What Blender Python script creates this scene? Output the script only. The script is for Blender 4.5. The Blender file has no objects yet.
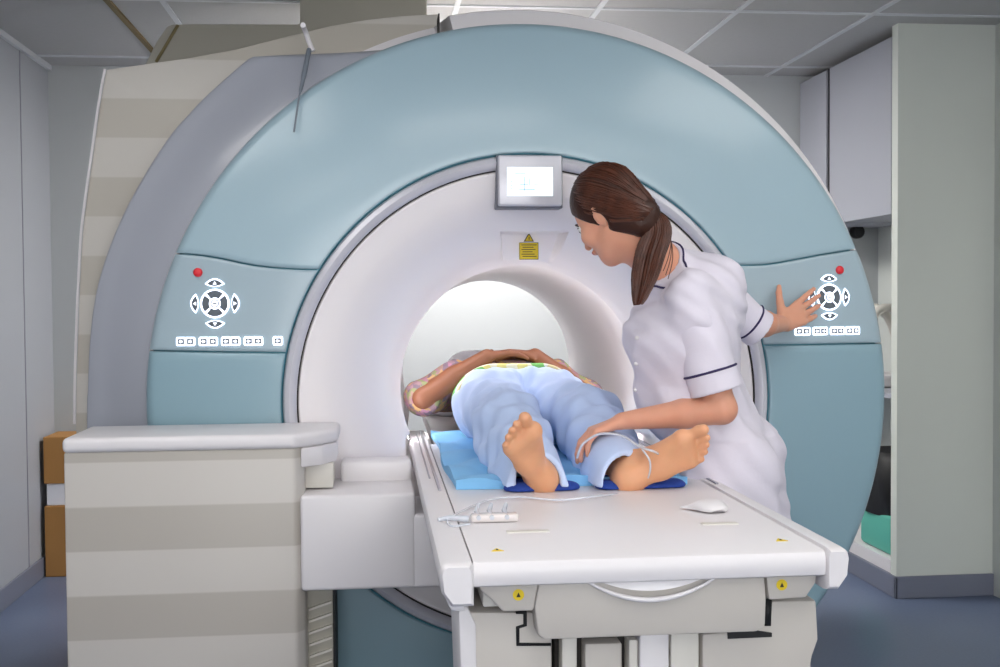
import bpy, bmesh, math, random
import numpy as np
from mathutils import Vector, Matrix
random.seed(7)
C = bpy.context.scene.collection

# ------------------------------------------------------------------ camera
F_PX = 1150.0
EYE = np.array([0.0, 0.0, 1.37])
phi = math.atan((333.5-300.0)/F_PX)
psi = math.atan((500-377.0)/F_PX*math.cos(phi))
roll = math.radians(0.4)
Fw = np.array([math.sin(psi)*math.cos(phi), math.cos(psi)*math.cos(phi), -math.sin(phi)])
Rr = np.array([math.cos(psi), -math.sin(psi), 0.0]); Uu = np.cross(Rr, Fw)
R2 = Rr*math.cos(roll)-Uu*math.sin(roll); U2 = Uu*math.cos(roll)+Rr*math.sin(roll)
def P(px, py, Y=None, Z=None, X=None):
    """point of the room seen at a pixel of the photograph, on the plane y=Y, z=Z or x=X"""
    d = Fw+R2*(px-500)/F_PX-U2*(py-333.5)/F_PX
    t = Y/d[1] if Y is not None else ((Z-EYE[2])/d[2] if Z is not None else X/d[0])
    return EYE+d*t
cam_d = bpy.data.cameras.new('camera'); cam = bpy.data.objects.new('camera', cam_d); C.objects.link(cam)
cam_d.sensor_width = 36.0; cam_d.lens = F_PX*36/1000; cam_d.clip_start = 0.05
m = Matrix.Identity(4)
for i in range(3):
    m[i][0] = R2[i]; m[i][1] = U2[i]; m[i][2] = -Fw[i]; m[i][3] = EYE[i]
cam.matrix_world = m
bpy.context.scene.camera = cam
# ------------------------------------------------------------------ world, exposure
w = bpy.data.worlds.new('world'); bpy.context.scene.world = w; w.use_nodes = True
w.node_tree.nodes['Background'].inputs[0].default_value = (0.85, 0.92, 1.0, 1)
w.node_tree.nodes['Background'].inputs[1].default_value = 0.3
vs = bpy.context.scene.view_settings
vs.view_transform = 'Standard'; vs.look = 'None'; vs.gamma = 1.0; vs.exposure = 0.0
vs.use_curve_mapping = False
CEIL = 2.6
TZ = 0.90; TF = 2.05            # table top height, front end of the table
LAMP_W = 4.0
FILL_W = 6.8
BORE_W = 16.0

# ------------------------------------------------------------------ materials
def lin(c):
    return tuple((v/255/12.92 if v/255 <= 0.04045 else ((v/255+0.055)/1.055)**2.4) for v in c)
def mat(name, rgb, rough=0.5, metal=0.0, coat=0.0, bump=0.0, bscale=60.0, var=0.04, vscale=6.0, emit=None, es=0.0, trans=0.0, sss=0.0, spec=0.5, stretch=None):
    M = bpy.data.materials.new(name); M.use_nodes = True
    nt = M.node_tree; b = nt.nodes['Principled BSDF']
    c = lin(rgb)
    tc = nt.nodes.new('ShaderNodeTexCoord')
    src = tc.outputs['Object']
    if stretch:
        mp = nt.nodes.new('ShaderNodeMapping'); mp.inputs['Scale'].default_value = stretch
        nt.links.new(src, mp.inputs[0]); src = mp.outputs[0]
    nz = nt.nodes.new('ShaderNodeTexNoise'); nz.inputs['Scale'].default_value = vscale; nz.inputs['Detail'].default_value = 4
    nt.links.new(src, nz.inputs['Vector'])
    mx = nt.nodes.new('ShaderNodeMix'); mx.data_type = 'RGBA'
    mx.inputs[6].default_value = tuple(max(0, v*(1-var)) for v in c)+(1,)
    mx.inputs[7].default_value = tuple(min(1, v*(1+var)) for v in c)+(1,)
    nt.links.new(nz.outputs[0], mx.inputs[0]); nt.links.new(mx.outputs[2], b.inputs['Base Color'])
    b.inputs['Roughness'].default_value = rough; b.inputs['Metallic'].default_value = metal
    b.inputs['Coat Weight'].default_value = coat; b.inputs['Coat Roughness'].default_value = 0.15
    b.inputs['Specular IOR Level'].default_value = spec
    b.inputs['Transmission Weight'].default_value = trans
    if sss:
        b.inputs['Subsurface Weight'].default_value = sss
        b.inputs['Subsurface Radius'].default_value = (0.012, 0.005, 0.003); b.inputs['Subsurface Scale'].default_value = 1.0
    if emit:
        b.inputs['Emission Color'].default_value = lin(emit)+(1,); b.inputs['Emission Strength'].default_value = es
    if bump:
        n2 = nt.nodes.new('ShaderNodeTexNoise'); n2.inputs['Scale'].default_value = bscale; n2.inputs['Detail'].default_value = 5
        nt.links.new(src, n2.inputs['Vector'])
        bp = nt.nodes.new('ShaderNodeBump'); bp.inputs['Strength'].default_value = bump; bp.inputs['Distance'].default_value = 0.01
        nt.links.new(n2.outputs[0], bp.inputs['Height']); nt.links.new(bp.outputs[0], b.inputs['Normal'])
    return M
def stripe_mat(name, a, bcol, z0, per, rough=0.4):
    """horizontal printed stripes every `per` metres of height"""
    M = mat(name, a, rough)
    nt = M.node_tree; b = nt.nodes['Principled BSDF']
    tc = nt.nodes.new('ShaderNodeNewGeometry'); sx = nt.nodes.new('ShaderNodeSeparateXYZ'); nt.links.new(tc.outputs['Position'], sx.inputs[0])
    s = nt.nodes.new('ShaderNodeMath'); s.operation = 'SUBTRACT'; nt.links.new(sx.outputs[2], s.inputs[0]); s.inputs[1].default_value = z0
    d = nt.nodes.new('ShaderNodeMath'); d.operation = 'DIVIDE'; nt.links.new(s.outputs[0], d.inputs[0]); d.inputs[1].default_value = per
    fr = nt.nodes.new('ShaderNodeMath'); fr.operation = 'FRACT'; nt.links.new(d.outputs[0], fr.inputs[0])
    rp = nt.nodes.new('ShaderNodeValToRGB'); nt.links.new(fr.outputs[0], rp.inputs[0])
    rp.color_ramp.interpolation = 'LINEAR'
    e = rp.color_ramp.elements
    e[0].position = 0.0; e[0].color = lin(bcol)+(1,); e[1].position = 0.48; e[1].color = lin(bcol)+(1,)
    for p, c in ((0.5, a), (0.985, a), (0.9999, bcol)):
        q = e.new(p); q.color = lin(c)+(1,)
    nt.links.new(rp.outputs[0], b.inputs['Base Color'])
    return M
def floor_mat():
    M = mat('blue_vinyl', (96, 110, 138), 0.33, var=0.1, vscale=3)
    nt = M.node_tree; b = nt.nodes['Principled BSDF']
    tc = nt.nodes.new('ShaderNodeTexCoord')
    vz = nt.nodes.new('ShaderNodeTexNoise'); vz.inputs['Scale'].default_value = 1.1; vz.inputs['Detail'].default_value = 1
    nt.links.new(tc.outputs['Object'], vz.inputs['Vector'])
    nz = nt.nodes.new('ShaderNodeTexNoise'); nz.inputs['Scale'].default_value = 90; nz.inputs['Detail'].default_value = 4
    nt.links.new(tc.outputs['Object'], nz.inputs['Vector'])
    ad = nt.nodes.new('ShaderNodeMath'); ad.operation = 'MULTIPLY_ADD'
    nt.links.new(nz.outputs[0], ad.inputs[0]); ad.inputs[1].default_value = 0.35; nt.links.new(vz.outputs[0], ad.inputs[2])
    rp = nt.nodes.new('ShaderNodeValToRGB'); nt.links.new(ad.outputs[0], rp.inputs[0])
    e = rp.color_ramp.elements; e[0].position = 0.45; e[0].color = lin((86, 98, 124))+(1,); e[1].position = 0.85; e[1].color = lin((108, 121, 148))+(1,)
    nt.links.new(rp.outputs[0], b.inputs['Base Color'])
    return M
MT = {}
MT['teal'] = mat('teal_gloss_plastic', (160, 185, 196), 0.34, coat=0.35, var=0.02)
MT['teal_panel'] = mat('pale_teal_panel', (162, 182, 192), 0.36, coat=0.3, var=0.02)
MT['teal_shaded'] = mat('shaded_teal_plastic', (138, 168, 180), 0.34, coat=0.3, var=0.02)  # upper teal darkened: the dimmer light on the lower covers is in the colour
MT['teal_dark'] = mat('dark_teal_gasket', (84, 146, 162), 0.5)
MT['silver'] = mat('silver_plastic', (204, 203, 211), 0.32, coat=0.3, metal=0.15)
MT['grey_wing'] = mat('grey_gloss_panel', (166, 169, 179), 0.28, coat=0.4, var=0.02)
MT['white_p'] = mat('white_moulded_plastic', (226, 222, 224), 0.4, coat=0.1, var=0.015)
MT['funnel'] = mat('white_bore_lining', (241, 235, 236), 0.42, coat=0.1, var=0.01)
MT['cream'] = mat('cream_plastic', (214, 210, 202), 0.45, var=0.02)
MT['beige'] = mat('beige_cover', (176, 172, 160), 0.55, var=0.03)
MT['warmgrey'] = mat('warm_grey_plastic', (196, 190, 183), 0.45, var=0.02)
MT['stripe_side'] = stripe_mat('striped_side_cover', (206, 201, 193), (191, 185, 174), float(P(120,137,Y=3.76)[2])-5*0.2485, 0.2485)
MT['stripe_front'] = stripe_mat('striped_housing', (196, 191, 185), (175, 169, 161), float(P(200,548,Y=3.08)[2])-4*0.233, 0.233)
MT['black'] = mat('black_rubber', (22, 22, 24), 0.6)
MT['darkgap'] = mat('dark_recess', (46, 42, 40), 0.8)
MT['metal'] = mat('brushed_steel', (170, 168, 176), 0.3, metal=0.8)
MT['wall'] = mat('painted_wall', (206, 210, 206), 0.7, bump=0.03, bscale=200, var=0.02, vscale=1.5)
MT['wall_l'] = mat('lacquered_wall_panel', (166, 169, 176), 0.5, var=0.02, vscale=1.2)
MT['wall_b'] = mat('back_wall_paint', (180, 184, 186), 0.7, var=0.02)
MT['pier'] = mat('pier_panel', (212, 216, 209), 0.5, var=0.03, vscale=1.5)
MT['cupb'] = mat('cupboard_laminate', (166, 168, 178), 0.45, var=0.02, vscale=1.5)
MT['ceil'] = mat('ceiling_tile', (178, 178, 179), 0.9, bump=0.15, bscale=260, var=0.04, vscale=40)
MT['tbar'] = mat('ceiling_grid_metal', (205, 208, 212), 0.5)
MT['base'] = mat('grey_vinyl_skirting', (118, 122, 138), 0.5)
MT['floor'] = floor_mat()
MT['glow'] = mat('backlight', (240, 245, 255), 0.5, emit=(225, 235, 255), es=2.6)
MT['btn'] = mat('button_grey', (96, 104, 112), 0.5)
MT['icon'] = mat('icon_light', (240, 245, 255), 0.5, emit=(240, 244, 255), es=1.3)
MT['red'] = mat('red_button', (222, 40, 52), 0.4)
MT['screen'] = mat('lcd_screen', (235, 244, 248), 0.3, emit=(226, 240, 246), es=0.62)
MT['scr_ink'] = mat('lcd_ink', (140, 170, 200), 0.5, emit=(150, 190, 215), es=0.35)
MT['yellow'] = mat('warning_yellow', (226, 196, 24), 0.5)
MT['ink'] = mat('label_ink', (52, 44, 20), 0.6)
MT['cardboard'] = mat('brown_cardboard', (176, 128, 72), 0.85, bump=0.1, bscale=120)
MT['paper'] = mat('white_paper', (242, 242, 248), 0.7)
MT['pants'] = mat('pale_blue_cotton', (196, 214, 248), 0.85, bump=0.12, bscale=35, var=0.05, vscale=14)
MT['pad'] = mat('light_blue_paper_sheet', (128, 190, 236), 0.7, bump=0.3, bscale=18, var=0.06)
MT['navy'] = mat('deep_blue_foam', (28, 62, 150), 0.8, bump=0.2, bscale=90)
MT['tunic'] = mat('white_tunic_cotton', (222, 216, 228), 0.8, bump=0.25, bscale=22, var=0.02)
MT['navytrim'] = mat('navy_piping', (48, 38, 84), 0.7)
MT['skin_n'] = mat('nurse_skin', (222, 160, 132), 0.5, sss=0.25, var=0.06, vscale=20, bump=0.04, bscale=160)
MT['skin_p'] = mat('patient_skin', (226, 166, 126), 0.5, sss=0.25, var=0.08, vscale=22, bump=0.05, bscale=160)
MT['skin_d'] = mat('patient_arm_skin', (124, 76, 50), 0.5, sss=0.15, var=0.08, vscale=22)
MT['hair'] = mat('brown_hair', (54, 27, 16), 0.45, spec=0.3, bump=0.25, bscale=60, var=0.5, vscale=30, stretch=(1, 1, 1))
MT['hair2'] = mat('brown_hair_strands', (76, 38, 22), 0.42, spec=0.5, var=0.75, vscale=45)
MT['hairtie'] = mat('pink_hair_tie', (222, 160, 150), 0.7)
MT['clear'] = mat('clear_tubing', (226, 230, 240), 0.15, coat=0.6, trans=0.25)
MT['green'] = mat('teal_bin_plastic', (90, 178, 160), 0.5)

# ------------------------------------------------------------------ mesh helper
def tagp(o, label=None, category=None, group=None, kind=None):
    if label: o['label'] = label
    if category: o['category'] = category
    if group: o['group'] = group
    if kind: o['kind'] = kind
    return o
def thing(name, loc, label, category, group=None):
    o = bpy.data.objects.new(name, None); C.objects.link(o); o.location = loc; o.empty_display_size = 0.05
    return tagp(o, label, category, group)
def root_loc(o):
    v = Vector((0, 0, 0))
    while o is not None: v += o.location; o = o.parent
    return v
class MB:
    def __init__(s): s.v = []; s.f = []; s.mi = []; s.mats = []
    def add(s, V, Fc, m=None):
        k = len(s.v); s.v.extend([tuple(map(float, p)) for p in V]); s.f.extend([tuple(k+i for i in f) for f in Fc])
        i = 0
        if m is not None:
            if m not in s.mats: s.mats.append(m)
            i = s.mats.index(m)
        s.mi.extend([i]*len(Fc)); return s
    def from_bm(s, bm, m=None):
        bm.verts.index_update()
        s.add([v.co for v in bm.verts], [[v.index for v in f.verts] for f in bm.faces], m); bm.free(); return s
    def box(s, lo, hi, bev=0.0, seg=2, m=None):
        bm = bmesh.new(); bmesh.ops.create_cube(bm, size=1)
        for v in bm.verts: v.co = Vector([(lo[i]+hi[i])/2+v.co[i]*(hi[i]-lo[i]) for i in range(3)])
        if bev: bmesh.ops.bevel(bm, geom=bm.edges[:], offset=bev, segments=seg, affect='EDGES', profile=0.5)
        return s.from_bm(bm, m)
    def prism(s, pts, vec, bev=0.0, seg=2, m=None):
        """closed outline (3-D points) pushed along vec"""
        bm = bmesh.new(); vv = [bm.verts.new(tuple(p)) for p in pts]; f = bm.faces.new(vv)
        r = bmesh.ops.extrude_face_region(bm, geom=[f])
        bmesh.ops.translate(bm, vec=Vector(vec), verts=[g for g in r['geom'] if isinstance(g, bmesh.types.BMVert)])
        bmesh.ops.recalc_face_normals(bm, faces=bm.faces[:])
        if bev: bmesh.ops.bevel(bm, geom=bm.edges[:], offset=bev, segments=seg, affect='EDGES', profile=0.5)
        return s.from_bm(bm, m)
    def grid(s, G, m=None, cu=False, cv=False):
        nu, nv = len(G), len(G[0]); V = [p for r in G for p in r]; Fc = []
        for i in range(nu if cu else nu-1):
            for j in range(nv if cv else nv-1):
                a, b = i*nv+j, i*nv+(j+1) % nv; c, d = ((i+1) % nu)*nv+(j+1) % nv, ((i+1) % nu)*nv+j
                Fc.append((a, b, c, d))
        return s.add(V, Fc, m)
    def tube(s, pts, rad, n=8, caps=True, m=None):
        pts = [Vector(p) for p in pts]; k = len(pts)
        rs = rad if isinstance(rad, (list, tuple)) else [rad]*k
        t = (pts[1]-pts[0]).normalized(); ref = Vector((0, 0, 1)) if abs(t.z) < .9 else Vector((1, 0, 0)); nn = t.cross(ref).normalized(); G = []
        for i in range(k):
            t = (pts[min(i+1, k-1)]-pts[max(i-1, 0)]).normalized()
            nn = (nn-t*nn.dot(t)).normalized(); bb = t.cross(nn)
            G.append([pts[i]+(nn*math.cos(2*math.pi*j/n)+bb*math.sin(2*math.pi*j/n))*rs[i] for j in range(n)])
        base = len(s.v); s.grid(G, m, cv=True)
        if caps:
            s.add(G[0], [tuple(range(n-1, -1, -1))], m); s.add(G[-1], [tuple(range(n))], m)
        return s
    def lathe_y(s, prof, cx, cz, a0=0, a1=2*math.pi, n=96, m=None):
        """(radius, y) profile swept about the machine axis"""
        full = abs(a1-a0-2*math.pi) < 1e-6; cnt = n if full else n+1
        G = [[(cx+r*math.cos(a0+(a1-a0)*i/n), y, cz+r*math.sin(a0+(a1-a0)*i/n)) for (r, y) in prof] for i in range(cnt)]
        return s.grid(G, m, cu=full)
    def build(s, name, material=None, parent=None, smooth=True, angle=40):
        me = bpy.data.meshes.new(name); off = root_loc(parent)
        me.from_pydata([(p[0]-off.x, p[1]-off.y, p[2]-off.z) for p in s.v], [], s.f)
        mats = s.mats if s.mats else [material]
        for mm in mats: me.materials.append(mm)
        if s.mats: me.polygons.foreach_set('material_index', s.mi)
        bm = bmesh.new(); bm.from_mesh(me); bmesh.ops.remove_doubles(bm, verts=bm.verts[:], dist=1e-5)
        bmesh.ops.recalc_face_normals(bm, faces=bm.faces[:])
        if smooth:
            for e in bm.edges:
                e.smooth = not (len(e.link_faces) == 2 and e.calc_face_angle(0) > math.radians(angle))
        bm.to_mesh(me); bm.free()
        me.polygons.foreach_set('use_smooth', [smooth]*len(me.polygons)); me.update()
        o = bpy.data.objects.new(name, me); C.objects.link(o); o.parent = parent
        return o
def spline(pts, n=8, closed=False):
    """Catmull-Rom through points"""
    pts = [np.array(p, float) for p in pts]; k = len(pts); out = []
    rng = range(k) if closed else range(k-1)
    for i in rng:
        if closed: a, b, c, d = pts[(i-1) % k], pts[i], pts[(i+1) % k], pts[(i+2) % k]
        else: a, b, c, d = pts[max(i-1, 0)], pts[i], pts[i+1], pts[min(i+2, k-1)]
        for j in range(n):
            t = j/n; out.append(0.5*((2*b)+(c-a)*t+(2*a-5*b+4*c-d)*t*t+(3*b-a-3*c+d)*t**3))
    if not closed: out.append(pts[-1])
    return out
def struct(mb, name, m, smooth=False):
    o = mb.build(name, m, None, smooth); o['kind'] = 'structure'; return o

# ------------------------------------------------------------------ room
XL, XR, YB, YF = -1.68, 2.80, 6.2, -2.2
XC = 2.34                       # face of the cupboards on the right
struct(MB().box((XL-.2, YF-.2, -.1), (XR+.6, YB+.2, 0)), 'floor', MT['floor'])
struct(MB().box((XL-.2, YF-.2, CEIL), (XR+.6, YB+.2, CEIL+.1)), 'ceiling', MT['ceil'])
struct(MB().box((XL-.12, YF, 0), (XL, YB, CEIL)), 'wall_left', MT['wall_l'])
struct(MB().box((XL-.12, YB, 0), (XR+.12, YB+.1, CEIL)), 'wall_back', MT['wall_b'])
struct(MB().box((XR, YF, 0), (XR+.12, 4.98, CEIL)).box((XR, 5.04, 0), (XR+.12, YB, CEIL)), 'wall_right', MT['wall'])
struct(MB().box((XL-.12, YF-.1, 0), (XR+.12, YF, CEIL)), 'wall_front', MT['wall'])
pier = struct(MB().box((XC, 4.98, 0.0), (XR+.12, 5.04, CEIL)), 'wall_right_pier', MT['pier'])
# seams in the left wall panelling: slim cover strips
s = MB()
for yy in (4.6, 5.72):
    s.box((XL, yy-.004, .1), (XL+.004, yy+.004, CEIL))
struct(s, 'trim_1', mat('seam_grey', (150, 150, 160), 0.6))
struct(MB().box((XL, YF, 0), (XL+.012, YB, .1), .003), 'baseboard_left', MT['base'])
struct(MB().box((XC-.012, 4.965, 0), (XR, 4.98, .1), .003).box((XC-.012, 4.965, 0), (XC, YB, .1), .003), 'baseboard_right', MT['base'])
struct(MB().box((XL+.012, YB-.012, 0), (XC-.012, YB, .1), .003), 'baseboard_back', MT['base'])
struct(MB().box((XL, YF, CEIL-.028), (XL+.02, YB, CEIL), .002), 'trim_2', MT['tbar'])
# exposed ceiling grid
g = MB()
for xx in (-0.855, -0.255, 0.345, 0.945, 1.545, 2.15):
    g.box((xx-.012, YF, CEIL-.006), (xx+.012, YB, CEIL))
for yy in (-1.2, 0, 1.2, 2.4, 3.6, 4.82, 5.95):
    g.box((XL, yy-.012, CEIL-.0065), (XR, yy+.012, CEIL))
struct(g, 'trim_3', MT['tbar'])
g = MB().box((-1.085, 2.0, CEIL-.012), (-1.062, YB, CEIL)); struct(g, 'trim_4', mat('brown_joint', (120, 100, 60), 0.6))

def ceiling_light(x, y, sx, sy, label, es):
    t = thing('ceiling_light', (x, y, CEIL-.02), label, 'ceiling light', 'ceiling light panels')
    MB().box((x-sx/2, y-sy/2, CEIL-.022), (x-sx/2+.02, y+sy/2, CEIL-.004)).box((x+sx/2-.02, y-sy/2, CEIL-.022), (x+sx/2, y+sy/2, CEIL-.004)).box((x-sx/2, y-sy/2, CEIL-.022), (x+sx/2, y-sy/2+.02, CEIL-.004)).box((x-sx/2, y+sy/2-.02, CEIL-.022), (x+sx/2, y+sy/2, CEIL-.004)).build('frame', MT['tbar'], t, False)
    dm = mat('lit_diffuser', (245, 248, 255), 0.5, emit=(255, 252, 247), es=es)
    MB().box((x-sx/2+.02, y-sy/2+.02, CEIL-.016), (x+sx/2-.02, y+sy/2-.02, CEIL-.006)).build('diffuser', dm, t, False)
for x, y, e, lab_ in ((-.95, 2.1, 1, 'lit ceiling panel nearest the scanner, on the striped housing side'), (1.7, 2.1, 1, 'lit ceiling panel nearest the scanner, on the cupboard side'), (.4, .9, 1, 'lit ceiling panel in the middle of the five before the scanner'), (-.9, -.5, 1, 'lit ceiling panel by the added fill panel, on the left'), (1.7, -.5, 1, 'lit ceiling panel by the added fill panel, on the right')):
    ceiling_light(x, y, 1.0, 1.2, lab_, LAMP_W*e)
ceiling_light(.45, 5.55, .9, .9, 'added lamp panel hidden behind the scanner, lighting the back wall', LAMP_W*7.5)  # added unseen lamp, brightens the wall visible through the bore
# added fill light: framed glowing pane behind the camera, brightens the scanner front
struct(MB().box((-1.0, YF, .9), (2.0, YF+.04, .96)).box((-1.0, YF, 2.2), (2.0, YF+.04, 2.26)).box((-1.06, YF, .9), (-1.0, YF+.04, 2.26)).box((2.0, YF, .9), (2.06, YF+.04, 2.26)).box((.47, YF, .96), (.53, YF+.04, 2.2)), 'fill_frame', MT['tbar'])
struct(MB().box((-1.0, YF+.005, .96), (2.0, YF+.015, 2.2)), 'fill_pane', mat('fill_glow', (250, 250, 250), .5, emit=(250, 250, 250), es=FILL_W))

# ------------------------------------------------------------------ scanner
CX, CZ = 0.455, 1.07
RO, RI = 1.133, 0.732
mri = thing('mri_scanner', (CX, 4.2, 0), 'large teal, grey and white MRI scanner with a round bore and glowing control panels', 'mri scanner')
def yf(r):
    s_ = max(0, (r-RI)/(RO-RI)); y = 3.40+0.045*s_**2
    if r > RO-.03: y += 0.03*(1-math.sqrt(max(0, 1-((r-RO+.03)/.03)**2)))
    if r < RI+.012: y += 0.012*(1-math.sqrt(max(0, 1-((RI+.012-r)/.012)**2)))
    return y
radii = [RI+.0055, RI+.006, RI+.007, RI+.009, RI+.012]+[RI+.012+(RO-.03-RI-.012)*i/14 for i in range(1, 15)]+[RO-.03+.03*q for q in (.25, .45, .62, .76, .87, .94, .98, 1.0)]
def ang_on(r, zf, right):
    """angle where the circle of radius r crosses the height curve zf(x)"""
    a = 0.0
    for _ in range(30):
        z = zf(CX+(r*math.cos(a) if right else -r*math.cos(a))); a = math.asin(max(-.99, min(.99, (z-CZ)/r)))
    return a if right else math.pi-a
def curve_z(pxpts):
    w_ = [P(x, y, Y=3.42) for x, y in pxpts]; xs = [p[0] for p in w_]; zs = [p[2] for p in w_]
    o = np.argsort(xs); xs = np.array(xs)[o]; zs = np.array(zs)[o]
    return lambda x: float(np.interp(x, xs, zs))
zUL = curve_z([(165, 251), (174, 253), (190, 254), (207, 256), (224, 259), (241, 263), (258, 266), (276, 268), (300, 269.5), (325, 270)])
zUR = curve_z([(728, 265), (745, 265.5), (763, 265), (780, 262.5), (798, 259), (826, 254), (853, 250), (866, 248)])
zLL = curve_z([(140, 351), (290, 352.5)]); zLR = curve_z([(765, 345), (890, 343.5)])
def shell_patch(aLo, aHi, name, m, n=60, gap=0.0022, parent=mri):
    """part of the front ring between two boundary angles (functions of radius), with turned-in edges"""
    G = []
    for i in range(n+1):
        row = []
        for r in radii:
            g0 = gap/r; lo = aLo(r)+g0; hi = aHi(r)-g0; a = lo+(hi-lo)*i/n
            row.append((CX+r*math.cos(a), yf(r), CZ+r*math.sin(a)))
        G.append(row)
    def back(row, d): return [(p[0], p[1]+d, p[2]) for p in row]
    # soft lip on the two cut edges
    full = [back(G[0], .035)]+[back(G[0], .0035)]
    def inset(rowa, rowb, f): return [tuple(a[k]*(1-f)+b[k]*f for k in range(3)) for a, b in zip(rowa, rowb)]
    st = max(1e-6, abs(aHi(.9)-aLo(.9))*.9/n); q = min(.5, .0035/st)
    full += [inset(G[0], G[1], q)]+G[1:-1]+[inset(G[-1], G[-2], q)]+[back(G[-1], .0035), back(G[-1], .035)]
    full = [[(p0[0], p0[1]+.06, p0[2]) for p0 in row[:1]]+row+[(row[-1][0], row[-1][1]+.05, row[-1][2])] for row in full]
    return MB().grid(full).build(name, m, parent, angle=60)
PI = math.pi
aUL = lambda r: ang_on(r, zUL, False); aUR = lambda r: ang_on(r, zUR, True)
aLL = lambda r: ang_on(r, zLL, False); aLR = lambda r: ang_on(r, zLR, True)
tagp(shell_patch(aUR, aUL, 'upper_cover', MT['teal'], 110), 'glossy teal upper arch')
cpl = shell_patch(aUL, aLL, 'control_panel', MT['teal_panel'], 24); tagp(cpl, 'left pale teal control panel with lit buttons')
cpr = shell_patch(aLR, aUR, 'control_panel', MT['teal_panel'], 24); tagp(cpr, 'right pale teal control panel touched by the nurse')
tagp(shell_patch(aLL, lambda r: 2*PI-PI/2, 'lower_cover', MT['teal_shaded'], 60), 'teal lower left cover')
tagp(shell_patch(lambda r: -PI/2, aLR, 'lower_cover', MT['teal_shaded'], 60), 'teal lower right cover')
# dark gasket behind the joints and the pale rim round the ring
MB().lathe_y([(RI-.004, 3.43), (RI+.004, 3.412), (.85, 3.42), (1.0, 3.445), (RO-.02, 3.475), (RO-.005, 3.50), (RO-.005, 3.52)], CX, CZ).build('gasket', MT['teal_dark'], mri)
MB().lathe_y([(RO-.02, 3.50), (RO+.004, 3.495), (RO+.006, 3.50), (RO+.008, 3.515), (RO+.008, 3.56), (RO+.0, 3.6)], CX, CZ, n=128).build('rim', MT['white_p'], mri)
G = []
for i in range(193):
    a = 2*PI*i/192; lft = math.radians(101.5) < a < math.radians(262)
    G.append([(CX+r*math.cos(a), max(y, 3.72) if lft else y, CZ+.045+r*math.sin(a)) for r, y in ((RO-.05, 3.53), (RO+.015, 3.55), (RO+.024, 3.58), (RO+.028, 3.64), (RO+.02, 4.1), (RO+.02, 4.9), (RO, 5.03), (RO-.1, 5.08), (.48, 5.1))])
MB().grid(G).build('rear_cover', MT['white_p'], mri)
MB().lathe_y([(RI+.002, 3.44), (RI-.001, 3.405), (RI-.007, 3.392), (RI-.02, 3.386), (RI-.034, 3.39), (RI-.041, 3.40), (RI-.0415, 3.43)], CX, CZ, n=128).build('trim_ring', MT['silver'], mri)
MB().lathe_y([(RI-.0405, 3.44), (RI-.0405, 3.404), (RI-.044, 3.404), (RI-.0445, 3.44)], CX, CZ, n=128).build('shadow_joint', MT['darkgap'], mri)
fp = spline([(RI-.044, 3.44), (RI-.046, 3.409), (.66, 3.414), (.60, 3.436), (.54, 3.48), (.485, 3.55), (.44, 3.64), (.412, 3.74)], 6)
fp = [(p[0], p[1]) for p in fp]+[(.402, 3.785), (.398, 3.80), (.399, 3.812), (.413, 3.816), (.413, 3.86), (.408, 3.90), (.392, 4.2), (.378, 4.6), (.37, 4.8), (.37, 5.04), (.385, 5.08), (.42, 5.10), (.49, 5.102)]
REC_T, REC_B = float(P(534, 232, Y=3.53)[2]), float(P(534, 264, Y=3.70)[2])
fine = []
for i in range(len(fp)-1):
    nn_ = 5 if fp[i+1][1] < 3.79 else 1
    fine += [(fp[i][0]+(fp[i+1][0]-fp[i][0])*k/nn_, fp[i][1]+(fp[i+1][1]-fp[i][1])*k/nn_) for k in range(nn_)]
fine.append(fp[-1])
def rec_y(z): return 3.73-.10*min(1, max(0, (z-REC_B)/(REC_T-REC_B)))
G = []
angs = list(np.linspace(math.radians(105), math.radians(75), 90))+list(np.linspace(math.radians(75), math.radians(75-330), 150))[1:]
for a in angs:
    row = []
    for (r, y) in fine:
        q = min(1, max(0, (.69-r)/.32)) if y < 5.05 else 1
        x, z = CX+.02*q+r*math.cos(a), CZ+.015*q+r*math.sin(a)
        if y < 3.78 and z < REC_T and a > 1 and z > 1.3:
            hw = .105-.02*(REC_T-z)/(REC_T-REC_B); e_ = max(0, min(1, (hw-abs(x-.485))/.012))
            y += max(0, rec_y(z)-y)*e_
        if y > 3.5 and .78 < z < .93:                      # side slots that let the table rails in
            dx = x-.488; e_ = min(1, (.93-z)/.012, (z-.78)/.03)*min(1, (y-3.5)/.05); x = .488+math.copysign(abs(dx)+max(0, .40-abs(dx))*e_, dx)
        row.append((x, y, z))
    G.append(row)
MB().grid(G).build('bore_funnel', MT['funnel'], mri, angle=70)
ledm = mat('bore_lamp', (250, 250, 255), .5, emit=(255, 250, 251), es=BORE_W)
MB().lathe_y([(.411, 3.822), (.409, 3.83), (.409, 3.85), (.411, 3.858)], CX+.0175, CZ+.013, a0=math.radians(-25), a1=math.radians(205), n=90).build('bore_light', ledm, mri)
# grey wing and striped side cover on the left
wing = [(86, 640), (86, 423), (87, 390), (88, 358), (90, 330), (93, 306), (98, 281), (107, 252), (119, 222), (133, 194), (151, 163), (172, 132), (188, 114), (203, 98), (226, 77), (247, 59)]
wing = [(p[0], p[1]) for p in spline(wing, 3)]
top_edge = [(252, 56.5), (290, 54.5), (340, 53), (380, 51)]
WY = 3.62
out = [P(x, y, Y=WY) for x, y in wing+top_edge]
pts = list(out); pts[0][2] = 0.12
inner = [(CX+(RO-.03)*math.cos(a), WY, CZ+(RO-.03)*math.sin(a)) for a in np.linspace(math.radians(101), math.radians(218), 40)]
mb = MB(); n_ = len(out)
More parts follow.
